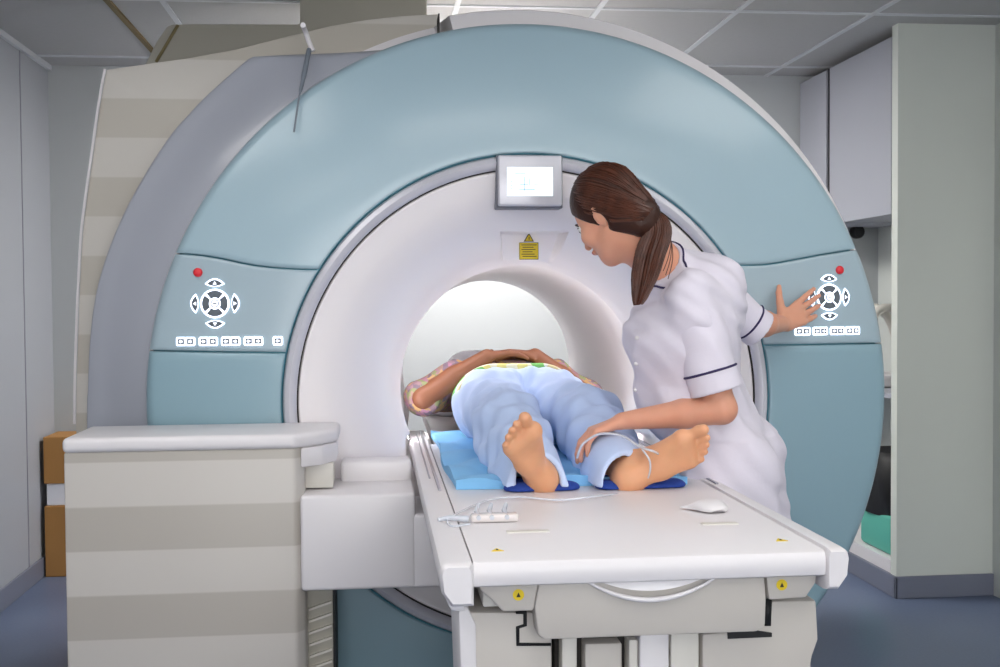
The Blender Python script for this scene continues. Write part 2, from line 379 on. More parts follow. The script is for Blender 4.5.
# resample both borders to the same count
def resample(pl, n):
    pl = np.array([tuple(p) for p in pl]); d = np.r_[0, np.cumsum(np.linalg.norm(np.diff(pl, axis=0), axis=1))]
    t = np.linspace(0, d[-1], n); return np.stack([np.interp(t, d, pl[:, k]) for k in range(3)], 1)
A = np.array([tuple(p) for p in out]); nA = len(A)
Bq = resample(inner[::-1], nA)
G = []
for i in range(nA):
    a, b = A[i], Bq[i]; row = [(a[0], a[1]+.16, a[2]), (a[0], a[1]+.012, a[2])]
    ua = (b-a)/max(1e-6, np.linalg.norm(b-a))
    row += [tuple(a+ua*.003+np.array([0, .004, 0])), tuple(a+ua*.010)]
    for k in range(1, 9):
        f2 = k/8; p = a+ua*.010+(b-a-ua*.010)*f2; row.append((p[0], p[1]-.10*math.sin(f2*PI/2)**1.5*.9, p[2]))
    G.append(row)
mb.grid(G); tagp(mb.build('side_wing', MT['grey_wing'], mri), 'smooth grey wing beside the teal ring')
SY = 3.76
so = [(76, 640), (75, 424), (75.5, 380), (77, 330), (79, 280), (82, 230), (87, 190), (93, 148), (99, 105), (105.5, 69)]
so = [(p[0], p[1]) for p in spline(so, 3)]
st_ = [(150, 62.5), (190, 57), (240, 47.5), (290, 34.5), (330, 25), (365, 19), (400, 15), (438, 13)]
so3 = [P(x, y, Y=SY) for x, y in so]; so3[0][2] = .1
st3 = [P(x, y, Y=SY) for x, y in st_]
outl = so3+st3
inn = [np.array([CX+.35*math.cos(a), SY, CZ+.35*math.sin(a)]) for a in np.linspace(math.radians(218), math.radians(100), len(outl))]
G = []
for i, a in enumerate(outl):
    a = np.array(a); b = inn[i]; u = (b-a)/np.linalg.norm(b-a)
    row = [(a[0]+.15, 4.95, a[2]*.985), (a[0]+.02, 4.6, a[2]), (a[0], a[1]+.02, a[2]), tuple(a+u*.003+np.array([0, .005, 0])), tuple(a+u*.012)]
    row += [tuple(a+(b-a)*q) for q in (.3, .6)]
    G.append(row)
tagp(MB().grid(G).build('side_cover', MT['stripe_side'], mri), 'cream side cover with pale beige stripes')
# thin edge bead on the striped cover, seam on its top
MB().tube([(p[0]-.002, p[1], p[2]) for p in so3[3:]], .0045, 6).build('edge_bead', MT['white_p'], mri)
a, b = P(440, 13, Y=3.7), P(440, 32, Y=3.52)
sx_ = a[0]-.012; sz_ = CZ+.045+math.sqrt((RO+.0285)**2-(sx_-CX)**2)
MB().box((sx_-.002, 3.545, sz_-.06), (sx_+.002, 3.63, sz_)).build('cover_seam', MT['darkgap'], mri, False)
# cold head turret up to the ceiling behind the cover
TY = 4.45
pts = [P(x, y, Y=TY) for x, y in ((140, 75), (147, 60), (156, 42), (167, 26), (173, 24), (300, 24), (300, 2), (427, 2), (427, 75))]
for p_ in pts[6:8]: p_[2] = CEIL-.001
MB().prism(pts, (0, .4, 0), .008).build('cold_head_turret', MT['beige'], mri)
a = P(156, 62, Y=TY-.004); b = P(178, 25, Y=TY-.004); MB().tube([a, b], .006, 6).build('turret_seam', mat('olive_seam', (140, 128, 92), .6), mri)
# small white hook pin standing on the cover
h = [P(313, 51, Y=3.6), P(309, 42, Y=3.6), P(306, 33, Y=3.59), P(303.5, 27, Y=3.56), P(303, 25, Y=3.5)]
MB().tube(spline([tuple(p) for p in h], 5), .008, 10).build('hook_pin', MT['white_p'], mri)
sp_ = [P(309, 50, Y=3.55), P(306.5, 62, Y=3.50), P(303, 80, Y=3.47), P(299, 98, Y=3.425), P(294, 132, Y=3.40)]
MB().tube(spline([tuple(p) for p in sp_], 5), [.008]*10+[.006]*4+[.003]*7, 8).build('hook_reflection', mat('reflection_grey', (120, 128, 138), .5), mri)  # hook's dark reflection on wing and cover, modelled as a tapering tube
# display at the top of the ring
dt = [P(498, 155, Y=3.37), P(562, 155, Y=3.37), P(562, 206, Y=3.37), P(498, 206, Y=3.37)]
x0, x1, z1, z0 = dt[0][0], dt[1][0], dt[0][2], dt[2][2]
disp = MB().box((x0, 3.368, z0), (x1, 3.44, z1), .006, 3).build('display', MT['silver'], mri); tagp(disp, 'grey framed display showing a lit screen')
MB().box((x0-.004, 3.385, z0-.006), (x1+.004, 3.45, z1+.002), .004).build('display_bezel', mat('display_edge', (110, 112, 122), .5), disp)
fx0, fx1, fz1, fz0 = P(507, 0, Y=3.366)[0], P(554, 0, Y=3.366)[0], P(0, 167, Y=3.366)[2], P(0, 196, Y=3.366)[2]
fx0, fz1 = P(507, 167, Y=3.366)[0], P(507, 167, Y=3.366)[2]; fx1, fz0 = P(553, 196, Y=3.366)[0], P(553, 196, Y=3.366)[2]
sc = MB().box((fx0, 3.3665, fz0), (fx1, 3.37, fz1)).build('screen', MT['screen'], disp, False)
ik = MB()
def pxbox(mb_, xa, ya, xb, yb, Y, t=.001, m=None):
    a_, b_ = P(xa, ya, Y=Y), P(xb, yb, Y=Y); mb_.box((a_[0], Y-t, b_[2]), (b_[0], Y, a_[2]), m=m)
for ya in (180.5, 184.5, 188): pxbox(ik, 511, ya, 511.8, ya+1.6, 3.3665)
for q in ((520, 184, 528, 184.7), (533, 184.6, 540, 185.3), (524, 177, 524.7, 191), (519, 189, 535, 189.7), (529, 178, 529.6, 186), (515, 173.4, 526, 174)): pxbox(ik, *q, 3.3665)
ik.build('screen_text', MT['scr_ink'], disp, False)
# ledge with warning label on the funnel top
def fun_y(z, x=CX):
    r = math.hypot(x-CX, z-CZ); pr = sorted(fp); return float(np.interp(r, [q[0] for q in pr], [q[1] for q in pr]))
def on_funnel(px, py, lift=.004):
    Y = 3.42
    for _ in range(12):
        p = P(px, py, Y=Y); Y = fun_y(p[2], p[0])-lift
    return P(px, py, Y=Y)
wl_ = MB(); Yl = 3.618
a_, b_ = P(519.5, 242.5, Y=Yl), P(538.5, 259.5, Y=Yl)
wl_.box((a_[0], Yl-.001, b_[2]), (b_[0], Yl+.012, a_[2]), m=MT['yellow'])
for k in range(6):
    pxbox(wl_, 521.5+(k % 2), 244.6+k*2.3, 536.5-(k*3 % 5), 245.3+k*2.3, Yl-.001, .0006, MT['ink'])
for q in ((519.5, 242.5, 538.5, 243), (519.5, 259, 538.5, 259.5), (519.5, 242.5, 520, 259.5), (538, 242.5, 538.5, 259.5)): pxbox(wl_, *q, Yl-.001, .0006, MT['ink'])
tri = [P(524, 241.5, Y=Yl), P(534, 241.5, Y=Yl), P(529, 233, Y=Yl)]
wl_.prism(tri, (0, .012, 0), m=MT['ink'])
tri = [P(525.3, 240.7, Y=Yl-.0008), P(532.7, 240.7, Y=Yl-.0008), P(529, 234.6, Y=Yl-.0008)]
wl_.prism(tri, (0, .0007, 0), m=MT['yellow'])
pxbox(wl_, 528.6, 236.8, 529.5, 239.8, Yl-.0009, .0006, MT['ink'])
tagp(wl_.build('warning_label', None, mri, False), 'yellow laser warning label with triangle')
# horizontal shelf line low in the funnel on the left, with a second small warning mark
p = on_funnel(400, 454, .012); MB().prism([(p[0]-.016, p[1], p[2]-.006), (p[0]+.016, p[1], p[2]-.006), (p[0], p[1], p[2]+.010)], (0, .008, 0), m=MT['yellow']).box((p[0]-.002, p[1]-.001, p[2]-.003), (p[0]+.002, p[1], p[2]+.005), m=MT['ink']).build('warning_label', None, mri, False)

# controls
def on_ring(px, py, lift=0.0):
    Y = 3.42
    for _ in range(10):
        p = P(px, py, Y=Y); Y = yf(math.hypot(p[0]-CX, p[2]-CZ))-lift
    return P(px, py, Y=Y)
def controls(parent, cxp, cyp, sc_, red, rowy, rows, right):
    c0 = on_ring(cxp, cyp); k = 3.42/F_PX*sc_
    def at(u, v, lift=.003):
        x, z = c0[0]+u*k, c0[2]-v*k
        return np.array([x, yf(math.hypot(x-CX, z-CZ))-lift, z])
    def shape(mb_, outline, lift, th, m=None):
        mb_.prism([tuple(at(u, v, lift)) for u, v in outline], (0, th, 0), m=m)
    def ell(cx_, cy_, a, b, n=20, a0=0, a1=2*PI): return [(cx_+a*math.cos(a0+(a1-a0)*i/n), cy_+b*math.sin(a0+(a1-a0)*i/n)) for i in range(n)]
    def lens(cx_, cy_, a, b, horiz=True, n=10):
        top = [(-a+2*a*i/n, -b*(1-(-1+2*i/n)**2)) for i in range(n+1)]; bot = [(a-2*a*i/n, b*.55*(1-(1-2*i/n)**2)) for i in range(1, n)]
        o = top+bot
        return o
    def glow_part(o):
        g_ = MB(); shape(g_, o, .0025, .004); g_.build('backlight', MT['glow'], parent, False)
    glow_part(ell(0, 0, 14.3, 14.3, 32))
    def rot(o, ang, dx, dy):
        ca, sa = math.cos(ang), math.sin(ang); return [(x*ca-y*sa+dx, x*sa+y*ca+dy) for x, y in o]
    for i, (dx, dy, an) in enumerate(((0, -19.2, 0), (0, 19.2, PI), (-18.8, 0, -PI/2), (18.8, 0, PI/2))):
        glow_part(rot(lens(0, 0, 9.6, 5.2), an, dx, dy))
    for u in rows:
        glow_part([(u-4, rowy-4.3), (u+4, rowy-4.3), (u+4.8, rowy-3), (u+4.8, rowy+3), (u+4, rowy+4.3), (u-4, rowy+4.3), (u-4.8, rowy+3), (u-4.8, rowy-3)])

    for q in range(4):                     # four sectors of the wheel
        a0 = PI/4+q*PI/2+.10; a1 = a0+PI/2-.20
        o = [(12.6*math.cos(a0+(a1-a0)*i/8), 12.6*math.sin(a0+(a1-a0)*i/8)) for i in range(9)]+[(5.8*math.cos(a1-(a1-a0)*i/6), 5.8*math.sin(a1-(a1-a0)*i/6)) for i in range(7)]
        b_ = MB(); shape(b_, o, .0045, .004); b_.build('button', MT['btn'], parent, False)
    b_ = MB(); shape(b_, ell(0, 0, 4.2, 4.2, 18), .0045, .004, MT['btn']); shape(b_, ell(0, 0, 3.2, 3.2, 18), .0052, .001, MT['icon']); shape(b_, [(-2, -.6), (2, -.6), (2, .6), (-2, .6)], .0058, .001, MT['btn']); b_.build('button', None, parent, False)
    for i, (dx, dy, an) in enumerate(((0, -19.2, 0), (0, 19.2, PI), (-18.8, 0, -PI/2), (18.8, 0, PI/2))):
        b_ = MB(); shape(b_, rot(lens(0, 0, 7.6, 3.9), an, dx, dy), .0045, .004, MT['btn'])
        ic = [(-2.0, 0.6), (0, -2.6), (2.0, .6)]; shape(b_, rot(ic, an, dx, dy), .0052, .001, MT['icon'])
        b_.build('button', None, parent, False)
    for i, u in enumerate(rows):
        b_ = MB(); shape(b_, [(u-3.1, rowy-2.6), (u+3.1, rowy-2.6), (u+3.1, rowy+2.6), (u-3.1, rowy+2.6)], .0045, .004, MT['btn'])
        shape(b_, [(u-1.6, rowy-1.1), (u+.4, rowy-1.1), (u+.4, rowy-2.0), (u+2.0, rowy), (u+.4, rowy+2), (u+.4, rowy+1.1), (u-1.6, rowy+1.1)] if i % 2 else [(u+1.6, rowy-1), (u-.4, rowy-1), (u-.4, rowy-2.0), (u-2.2, rowy), (u-.4, rowy+2.0), (u-.4, rowy+1), (u+1.6, rowy+1)], .0052, .001, MT['icon'])
        b_.build('button', None, parent, False)
    u, v = red; rb = MB(); p = at(u, v, 0); rr = 4.3*k
    G = [[(p[0]+rr*f1*math.cos(t), p[1]-d1, p[2]+rr*f1*math.sin(t)) for t in np.linspace(0, 2*PI, 20, endpoint=False)] for f1, d1 in ((1.05, -.003), (1.05, .004), (.9, .008), (.6, .010), (.15, .0108))]
    rb.grid(G, cv=True).add(G[-1], [tuple(range(20))]); tagp(rb.build('stop_button', MT['red'], parent), 'red stop button')
controls(cpl, 215, 303.5, 1.0, (-16.4, -30.5), 37, (-33.5, -24.5, -11.3, -2.4, 10.5, 19.4, 32.5, 41.5, 60.6), False)
controls(cpr, 829, 297.2, .97, (13, -29), 36, (-35, -27, -14.6, -7, 5.5, 12.7, 23.5, 31), True)

# ------------------------------------------------------------------ striped equipment housing in front, left
HY, HB = 3.08, 3.395
hx0 = P(64, 500, Y=HY)[0]; hx1 = P(299, 500, Y=HY)[0]; hx2 = P(336, 450, Y=HY+.2)[0]; hz = P(64, 439, Y=HY)[2]
hs = thing('equipment_housing', ((hx0+hx1)/2, 3.25, 0), 'waist-high striped cream housing standing at the lower left of the scanner', 'equipment housing')
o = [(hx0, HY), (hx1, HY), (hx2+.005, HY+.13), (hx2+.005, HB), (hx0, HB)]
zt = hz
o2 = [(hx0, HY, .0), (hx1-.01, HY, .0), (hx1+.012, HY+.03, 0), (hx1+.012, HB, .0), (hx0, HB, .0)]
MB().prism(o2, (0, 0, zt-.035), .008, 2).build('body', MT['stripe_front'], hs)
o1 = [(hx0-.003, HY-.006, zt-.038), (hx1-.01, HY-.006, zt-.038), (hx1+.06, HY+.06, zt-.038), (hx2+.01, HY+.13, zt-.038), (hx2+.01, HB-.02, zt-.038), (hx0-.003, HB-.02, zt-.038)]
MB().prism(o1, (0, 0, .040), .014, 4).build('lid', MT['white_p'], hs)
zc = P(320, 462, Y=3.2)[2]
MB().prism([(hx1+.005, HY+.012, zc), (hx1+.06, HY+.06, zc), (hx2+.004, HY+.13, zc), (hx2+.004, HB-.04, zc), (hx1+.005, HB-.04, zc)], (0, 0, zt-.038-zc), .006, 2).build('corner_block', MT['white_p'], hs)
zc2 = P(320, 484, Y=3.25)[2]
MB().box((hx1, HY+.10, zc2), (hx2-.005, HB-.04, zc), .003).build('recess_panel', MT['cream'], hs)
# louvred grille under the docking block
lx0, lx1 = hx1+.012, P(335, 600, Y=3.2)[0]
lv = MB().box((lx0, 3.2, 0.0), (lx1-.004, 3.39, P(320, 585, Y=3.2)[2]))
lv.build('grille_panel', MT['beige'], hs, False)
lo = MB()
for k in range(14):
    z = P(310, 600, Y=3.19)[2]-k*.033
    lo.prism([(lx0+.004, 3.2, z-.03), (lx0+.004, 3.186, z-.03), (lx0+.004, 3.186, z-.024), (lx0+.004, 3.2, z-.024)], (.062, 0, .02), m=MT['cream'])
lo.build('louvre', None, hs, False)
MB().box((lx1-.006, 3.19, 0), (lx1, 3.39, P(320, 585, Y=3.2)[2])).build('rubber_seal', MT['black'], hs, False)
# docking block joining scanner and table
dk = thing('docking_block', (0, 3.2, .5), 'plain white moulded docking block between striped housing and patient table', 'docking block')
a_, b_ = P(300, 496, Y=3.08), P(446, 587, Y=3.08)
MB().box((a_[0], 3.08, b_[2]), (.098, 3.38, a_[2]), .01, 3).build('body', MT['white_p'], dk)
MB().box((.085, 3.082, b_[2]), (.21, 3.38, TZ-.105), .008, 3).build('docking_arm', MT['white_p'], dk)
MB().box((a_[0]+.10, 3.31, a_[2]-.01), (.095, 3.395, P(380, 460, Y=3.31)[2]), .012, 3).build('step', MT['white_p'], dk)

# ------------------------------------------------------------------ patient table
tb = thing('patient_table', (.48, 2.3, 0), 'long white patient table running from the foreground into the scanner bore', 'patient table')
RX0, RX1, SX0, SX1 = .105, .872, .168, .826
sl = MB()
# slab with rounded front lip
prof = [(TF+.30, TZ-.05), (TF+.02, TZ-.052), (TF+.004, TZ-.046), (TF, TZ-.034), (TF, TZ-.014), (TF+.006, TZ-.004), (TF+.018, TZ), (TF+.5, TZ), (TF+1.7, TZ)]
G = [[(x, y, z) for y, z in prof] for x in np.linspace(SX0, SX1, 9)]
sl.grid(G); sl.add(G[0]+[(SX0, TF+1.7, TZ-.05)], [tuple(range(len(prof)+1))]); sl.add(G[-1]+[(SX1, TF+1.7, TZ-.05)], [tuple(range(len(prof), -1, -1))])
sl.add([(SX0, TF+.3, TZ-.05), (SX1, TF+.3, TZ-.05), (SX1, TF+1.7, TZ-.05), (SX0, TF+1.7, TZ-.05)], [(0, 1, 2, 3)])
sl.build('tabletop', MT['white_p'], tb)
MB().box((.19, TF+1.69, TZ-.05), (.72, 4.9, TZ), .01).build('bore_board', MT['white_p'], tb)
def rail(x0, x1, outer, name='side_rail'):
    s_ = -1 if outer < 0 else 1
    xo, xi = (x0, x1) if outer < 0 else (x1, x0)
    pr = [(xi, TZ-.06), (xi, TZ-.006), (xi+s_*.004, TZ+.004), (xo-s_*.012, TZ+.004), (xo-s_*.003, TZ-.002), (xo, TZ-.014), (xo-s_*.004, TZ-.05), (xo-s_*.022, TZ-.075), (xi, TZ-.075)]
    G = []
    for y, q in ((TF-.035, .82), (TF-.028, .95), (TF-.015, 1.0), (TF+.2, 1), (TF+1.0, 1), (3.3, 1), (4.12, 1)):
        cx_, cz_ = (x0+x1)/2, TZ-.03
        yy = y+(.03 if outer > 0 else 0); G.append([(cx_+(a-cx_)*q-(0), yy, cz_+(b-cz_)*q) for a, b in pr])
    n = len(pr); mb_ = MB().grid(G, cv=True).add(G[0], [tuple(range(n))]).add(G[-1], [tuple(range(n-1, -1, -1))])
    r = mb_.build(name, MT['white_p'], tb)
    xm = xi+s_*.018; MB().box((xm-.004, TF+.75, TZ+.004), (xm+.004, 4.1, TZ+.0075), .001).build('metal_track', MT['metal'], r)
    xm = xi+s_*.034; MB().box((xm-.0025, TF+.95, TZ+.004), (xm+.0025, 4.0, TZ+.0062), .001).build('metal_track', MT['metal'], r)
    return r
rail(RX0, SX0-.001, -1); rail(SX1+.001, RX1, 1)
FY = TF+.03
def face(pts, name, m, Y=FY, depth=.06, bev=.004, parent=tb):
    return MB().prism([tuple(P(x, y, Y=Y)) for x, y in pts], (0, depth, 0), bev, 2).build(name, m, parent)
face([(541, 574), (764, 566), (766.5, 600), (765.5, 627), (757, 632), (545, 640), (538, 636), (534.5, 606)], 'foot_panel', MT['warmgrey'], FY, .08, .005)
face([(478, 577), (540, 575), (533.5, 611), (503, 612), (492, 600), (480, 590)], 'corner_panel', MT['warmgrey'], FY+.004, .08)
face([(765, 566), (818, 563), (816, 583), (806, 598), (769, 600)], 'corner_panel', MT['warmgrey'], FY+.004, .08)
# grab handle: a shallow bright scoop with a curved lower lip
hc = P(650, 575, Y=FY-.001)
def lensp(x0, x1, ytop, d, n=24): return [(x0+(x1-x0)*i/n, ytop-(i/n)*3.5+d*(1-(2*i/n-1)**2)) for i in range(n+1)]
lp = lensp(590, 712, 577.5, 15)
G = []
for q in range(7):
    f3 = q/6; G.append([tuple(P(x, ytop_+(yb_-ytop_)*f3, Y=FY-.004-.014*f3)) for (x, yb_), ytop_ in zip(lp, [577-(i/24)*3.5 for i in range(25)])])
hand = MB().grid(G).build('handle', mat('bright_scoop', (236, 234, 236), .35, coat=.3), tb); tagp(hand, 'curved white grab handle')
lp2 = [P(x, y, Y=FY-.014) for x, y in lensp(582, 720, 578, 23.5, 30)]
MB().tube([tuple(p) for p in lp2], [.002+.0032*math.sin(PI*i/30) for i in range(31)], 10).build('handle_lip', MT['white_p'], hand)
for (sx_, sy_) in ((518.5, 595), (782, 585)):
    c_ = P(sx_, sy_, Y=FY+.002); r_ = .0105
    d = MB().prism([(c_[0]+r_*math.cos(t), c_[1], c_[2]+r_*math.sin(t)) for t in np.linspace(0, 2*PI, 18, endpoint=False)], (0, .003, 0), m=MT['yellow'])
    d.prism([(c_[0]-.004, c_[1]-.0006, c_[2]-.004), (c_[0]+.004, c_[1]-.0006, c_[2]-.004), (c_[0], c_[1]-.0006, c_[2]+.005)], (0, .001, 0), m=MT['ink'])
    tagp(d.build('caution_sticker', None, tb, False), 'small round yellow caution sticker')
for (sx_, sy_) in ((497, 550), (780, 540)):
    c_ = P(sx_, sy_, Z=TZ); MB().prism([(c_[0]-.012, c_[1]-.012, TZ), (c_[0]+.012, c_[1]-.012, TZ), (c_[0], c_[1]+.012, TZ)], (0, 0, .0012), m=MT['yellow']).box((c_[0]-.002, c_[1]-.007, TZ+.001), (c_[0]+.002, c_[1]+.003, TZ+.0016), m=MT['ink']).build('caution_sticker', None, tb, False)
# slots moulded in the top
for (xa, ya, xb, yb) in ((507, 531, 549, 533.5), (703, 524, 738, 525.5)):
    a_, b_ = P(xa, yb, Z=TZ), P(xb, ya, Z=TZ); MB().box((a_[0], a_[1], TZ-.001), (b_[0], a_[1]+.02, TZ+.0025), .001).build('moulded_slot', MT['cream'], tb)
# pedestal
PY = FY+.05
face([(466, 612), (552, 612), (553, 760), (470, 760)], 'pedestal_cover', MT['warmgrey'], PY, .25, .008)
face([(728, 602), (817, 600), (819, 640), (812, 660), (812, 760), (702, 760), (702, 634), (728, 632)], 'pedestal_cover', MT['warmgrey'], PY, .25, .008)
face([(458, 600), (468, 608), (476, 625), (478, 760), (464, 760)], 'pedestal_edge', MT['white_p'], PY-.006, .25, .004)
face([(554, 622), (701, 620), (701, 760), (554, 760)], 'pedestal_core', MT['darkgap'], PY+.05, .2, .004)
face([(562, 637), (577, 637), (577, 760), (562, 760)], 'core_rib', MT['cream'], PY+.01, .1, .003)
face([(585, 644), (622, 643), (622, 760), (585, 760)], 'core_drawer', MT['warmgrey'], PY+.01, .1, .004)
face([(629, 640), (638, 640), (638, 760), (629, 760)], 'core_rib', MT['cream'], PY+.01, .1, .003)
face([(640, 634), (669, 633), (669, 760), (640, 760)], 'core_rib', MT['white_p'], PY, .1, .003)
face([(671, 633), (699, 632), (699, 760), (671, 760)], 'core_rib', MT['cream'], PY, .1, .003)
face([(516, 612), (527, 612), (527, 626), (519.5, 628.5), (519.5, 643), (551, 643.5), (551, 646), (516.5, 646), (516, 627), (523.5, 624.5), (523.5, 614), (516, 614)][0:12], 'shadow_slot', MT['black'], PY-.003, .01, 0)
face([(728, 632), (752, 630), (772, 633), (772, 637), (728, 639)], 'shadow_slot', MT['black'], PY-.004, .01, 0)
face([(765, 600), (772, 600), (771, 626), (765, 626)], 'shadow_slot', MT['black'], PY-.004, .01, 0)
MB().box((.13, 2.35, .0), (.85, 3.0, .05), .01).box((.22, 2.3, .05), (.78, 3.0, TZ-.08), .01).build('pedestal', MT['warmgrey'], tb)
MB().box((.19, TF+.06, TZ-.10), (.80, 3.4, TZ-.051), .004).build('under_frame', MT['cream'], tb)
face([(447, 590), (447, 603), (452, 611), (465, 612), (465, 590)], 'side_bracket', MT['white_p'], FY+.02, .2, .003)

# ------------------------------------------------------------------ right side: cupboards and what stands below
def cupboard(y0, y1, label):
    t = thing('wall_cupboard', (XC+.25, (y0+y1)/2, 1.76), label, 'cupboard', 'upper cupboards along the right wall')
    MB().box((XC+.02, y0, 1.76), (XR-.01, y1, CEIL-.04)).build('carcass', MT['cupb'], t, False)
    d = MB().box((XC, y0+.004, 1.75), (XC+.02, y1-.004, CEIL-.045), .002).build('door', MT['cupb'], t, False)
cupboard(5.045, 5.77, 'tall pale grey wall cupboard next to the white pier')
cupboard(5.81, 6.19, 'pale grey wall cupboard farther back, beyond the dark vertical gap')
struct(MB().box((XC+.01, 5.77, 1.80), (XC+.03, 5.81, CEIL-.04)), 'trim_5', MT['black'])
a_ = P(831, 186, Y=5.78); kn = MB().box((XC-.02, 5.76, 1.86), (XC-.001, 5.805, 1.91), .004).build('cupboard_latch', mat('orange_latch', (190, 130, 60), .5), None); tagp(kn, 'small orange latch on the edge of the far cupboard', 'latch')
struct(MB().box((XC+.001, 5.045, .1), (XR-.005, YB-.01, .16)), 'trim_6', MT['white_p'])
sh = MB().box((XC+.02, 5.045, .90), (XR-.005, YB-.01, .925), .002).build('shelf', MT['cupb'], None, False); tagp(sh, 'white shelf in the open niche between scanner and pier', 'shelf')
bn = thing('waste_bin', (2.53, 5.28, .16), 'green bin with black liner bag in the niche behind the scanner', 'bin')
def rbox(x0, y0, x1, y1, z0, z1, m, name, parent, bev=.02): return MB().box((x0, y0, z0), (x1, y1, z1), bev, 3).build(name, m, parent)
rbox(2.37, 5.10, 2.68, 5.45, .162, .35, MT['green'], 'bin_body', bn)
G = []
for i, (q, z) in enumerate(((.98, .33), (1.10, .42), (1.12, .50), (1.06, .60), (.9, .635), (.5, .64))):
    G.append([(2.525+.165*q*(1+.06*math.sin(5*t+i))*math.copysign(abs(math.cos(t))**.6, math.cos(t)), 5.275+.185*q*math.copysign(abs(math.sin(t))**.6, math.sin(t)), z) for t in np.linspace(0, 2*PI, 28, endpoint=False)])
MB().grid(G, cv=True).add(G[-1], [tuple(range(28))]).build('bin_liner', MT['black'], bn)
cg = thing('head_coil', (2.53, 5.55, .925), 'whitish plastic coil frame on the niche shelf beside the scanner edge', 'coil')
cc = []
for t in np.linspace(-.3, PI+.3, 16): cc.append((2.53-.13*math.cos(t), 5.5, 1.06+.26*math.sin(t)))
MB().tube(cc, .022, 10).tube([(x, y+.16, z) for x, y, z in cc], .022, 10).build('hoop', MT['cream'], cg)
MB().box((2.38, 5.40, .926), (2.69, 5.65, .99), .015).build('coil_base', MT['white_p'], cg)
MB().box((2.385, 5.5, 1.05), (2.415, 5.66, 1.08), .005).build('spacer', MT['cream'], cg)
MB().box((2.645, 5.5, 1.05), (2.675, 5.66, 1.08), .005).build('spacer', MT['cream'], cg)
MB().box((2.515, 5.5, 1.30), (2.545, 5.66, 1.33), .005).build('spacer', MT['cream'], cg)
p = P(856, 232, Y=6.17); hk = MB().lathe_y([(.001, 6.12), (.03, 6.122), (.038, 6.14), (.038, 6.17), (.02, 6.199)], p[0], p[2], n=20).build('wall_hook', MT['black'], None); tagp(hk, 'round black hook on the wall just right of the scanner rim', 'hook')
# cardboard cartons at the foot of the left wall
def carton(x0, y0, z0, x1, y1, z1, m, label):
    o_ = MB().box((x0, y0, z0), (x1, y1, z1), .004).build('carton', m, None, False); tagp(o_, label, 'carton'); return o_
zb = lambda y: P(55, y, Y=5.92)[2]
c1 = carton(XL+.02, 5.92, 0.001, -1.42, 6.18, zb(506), MT['cardboard'], 'lower brown cardboard carton in the corner behind the striped housing')
c2 = carton(XL+.03, 5.93, zb(506)+.001, -1.43, 6.17, zb(484), MT['paper'], 'flat white carton between the two brown cartons')
c3 = carton(XL+.02, 5.92, zb(484)+.001, -1.42, 6.18, zb(437), MT['cardboard'], 'upper brown cardboard carton, topmost of the pile')

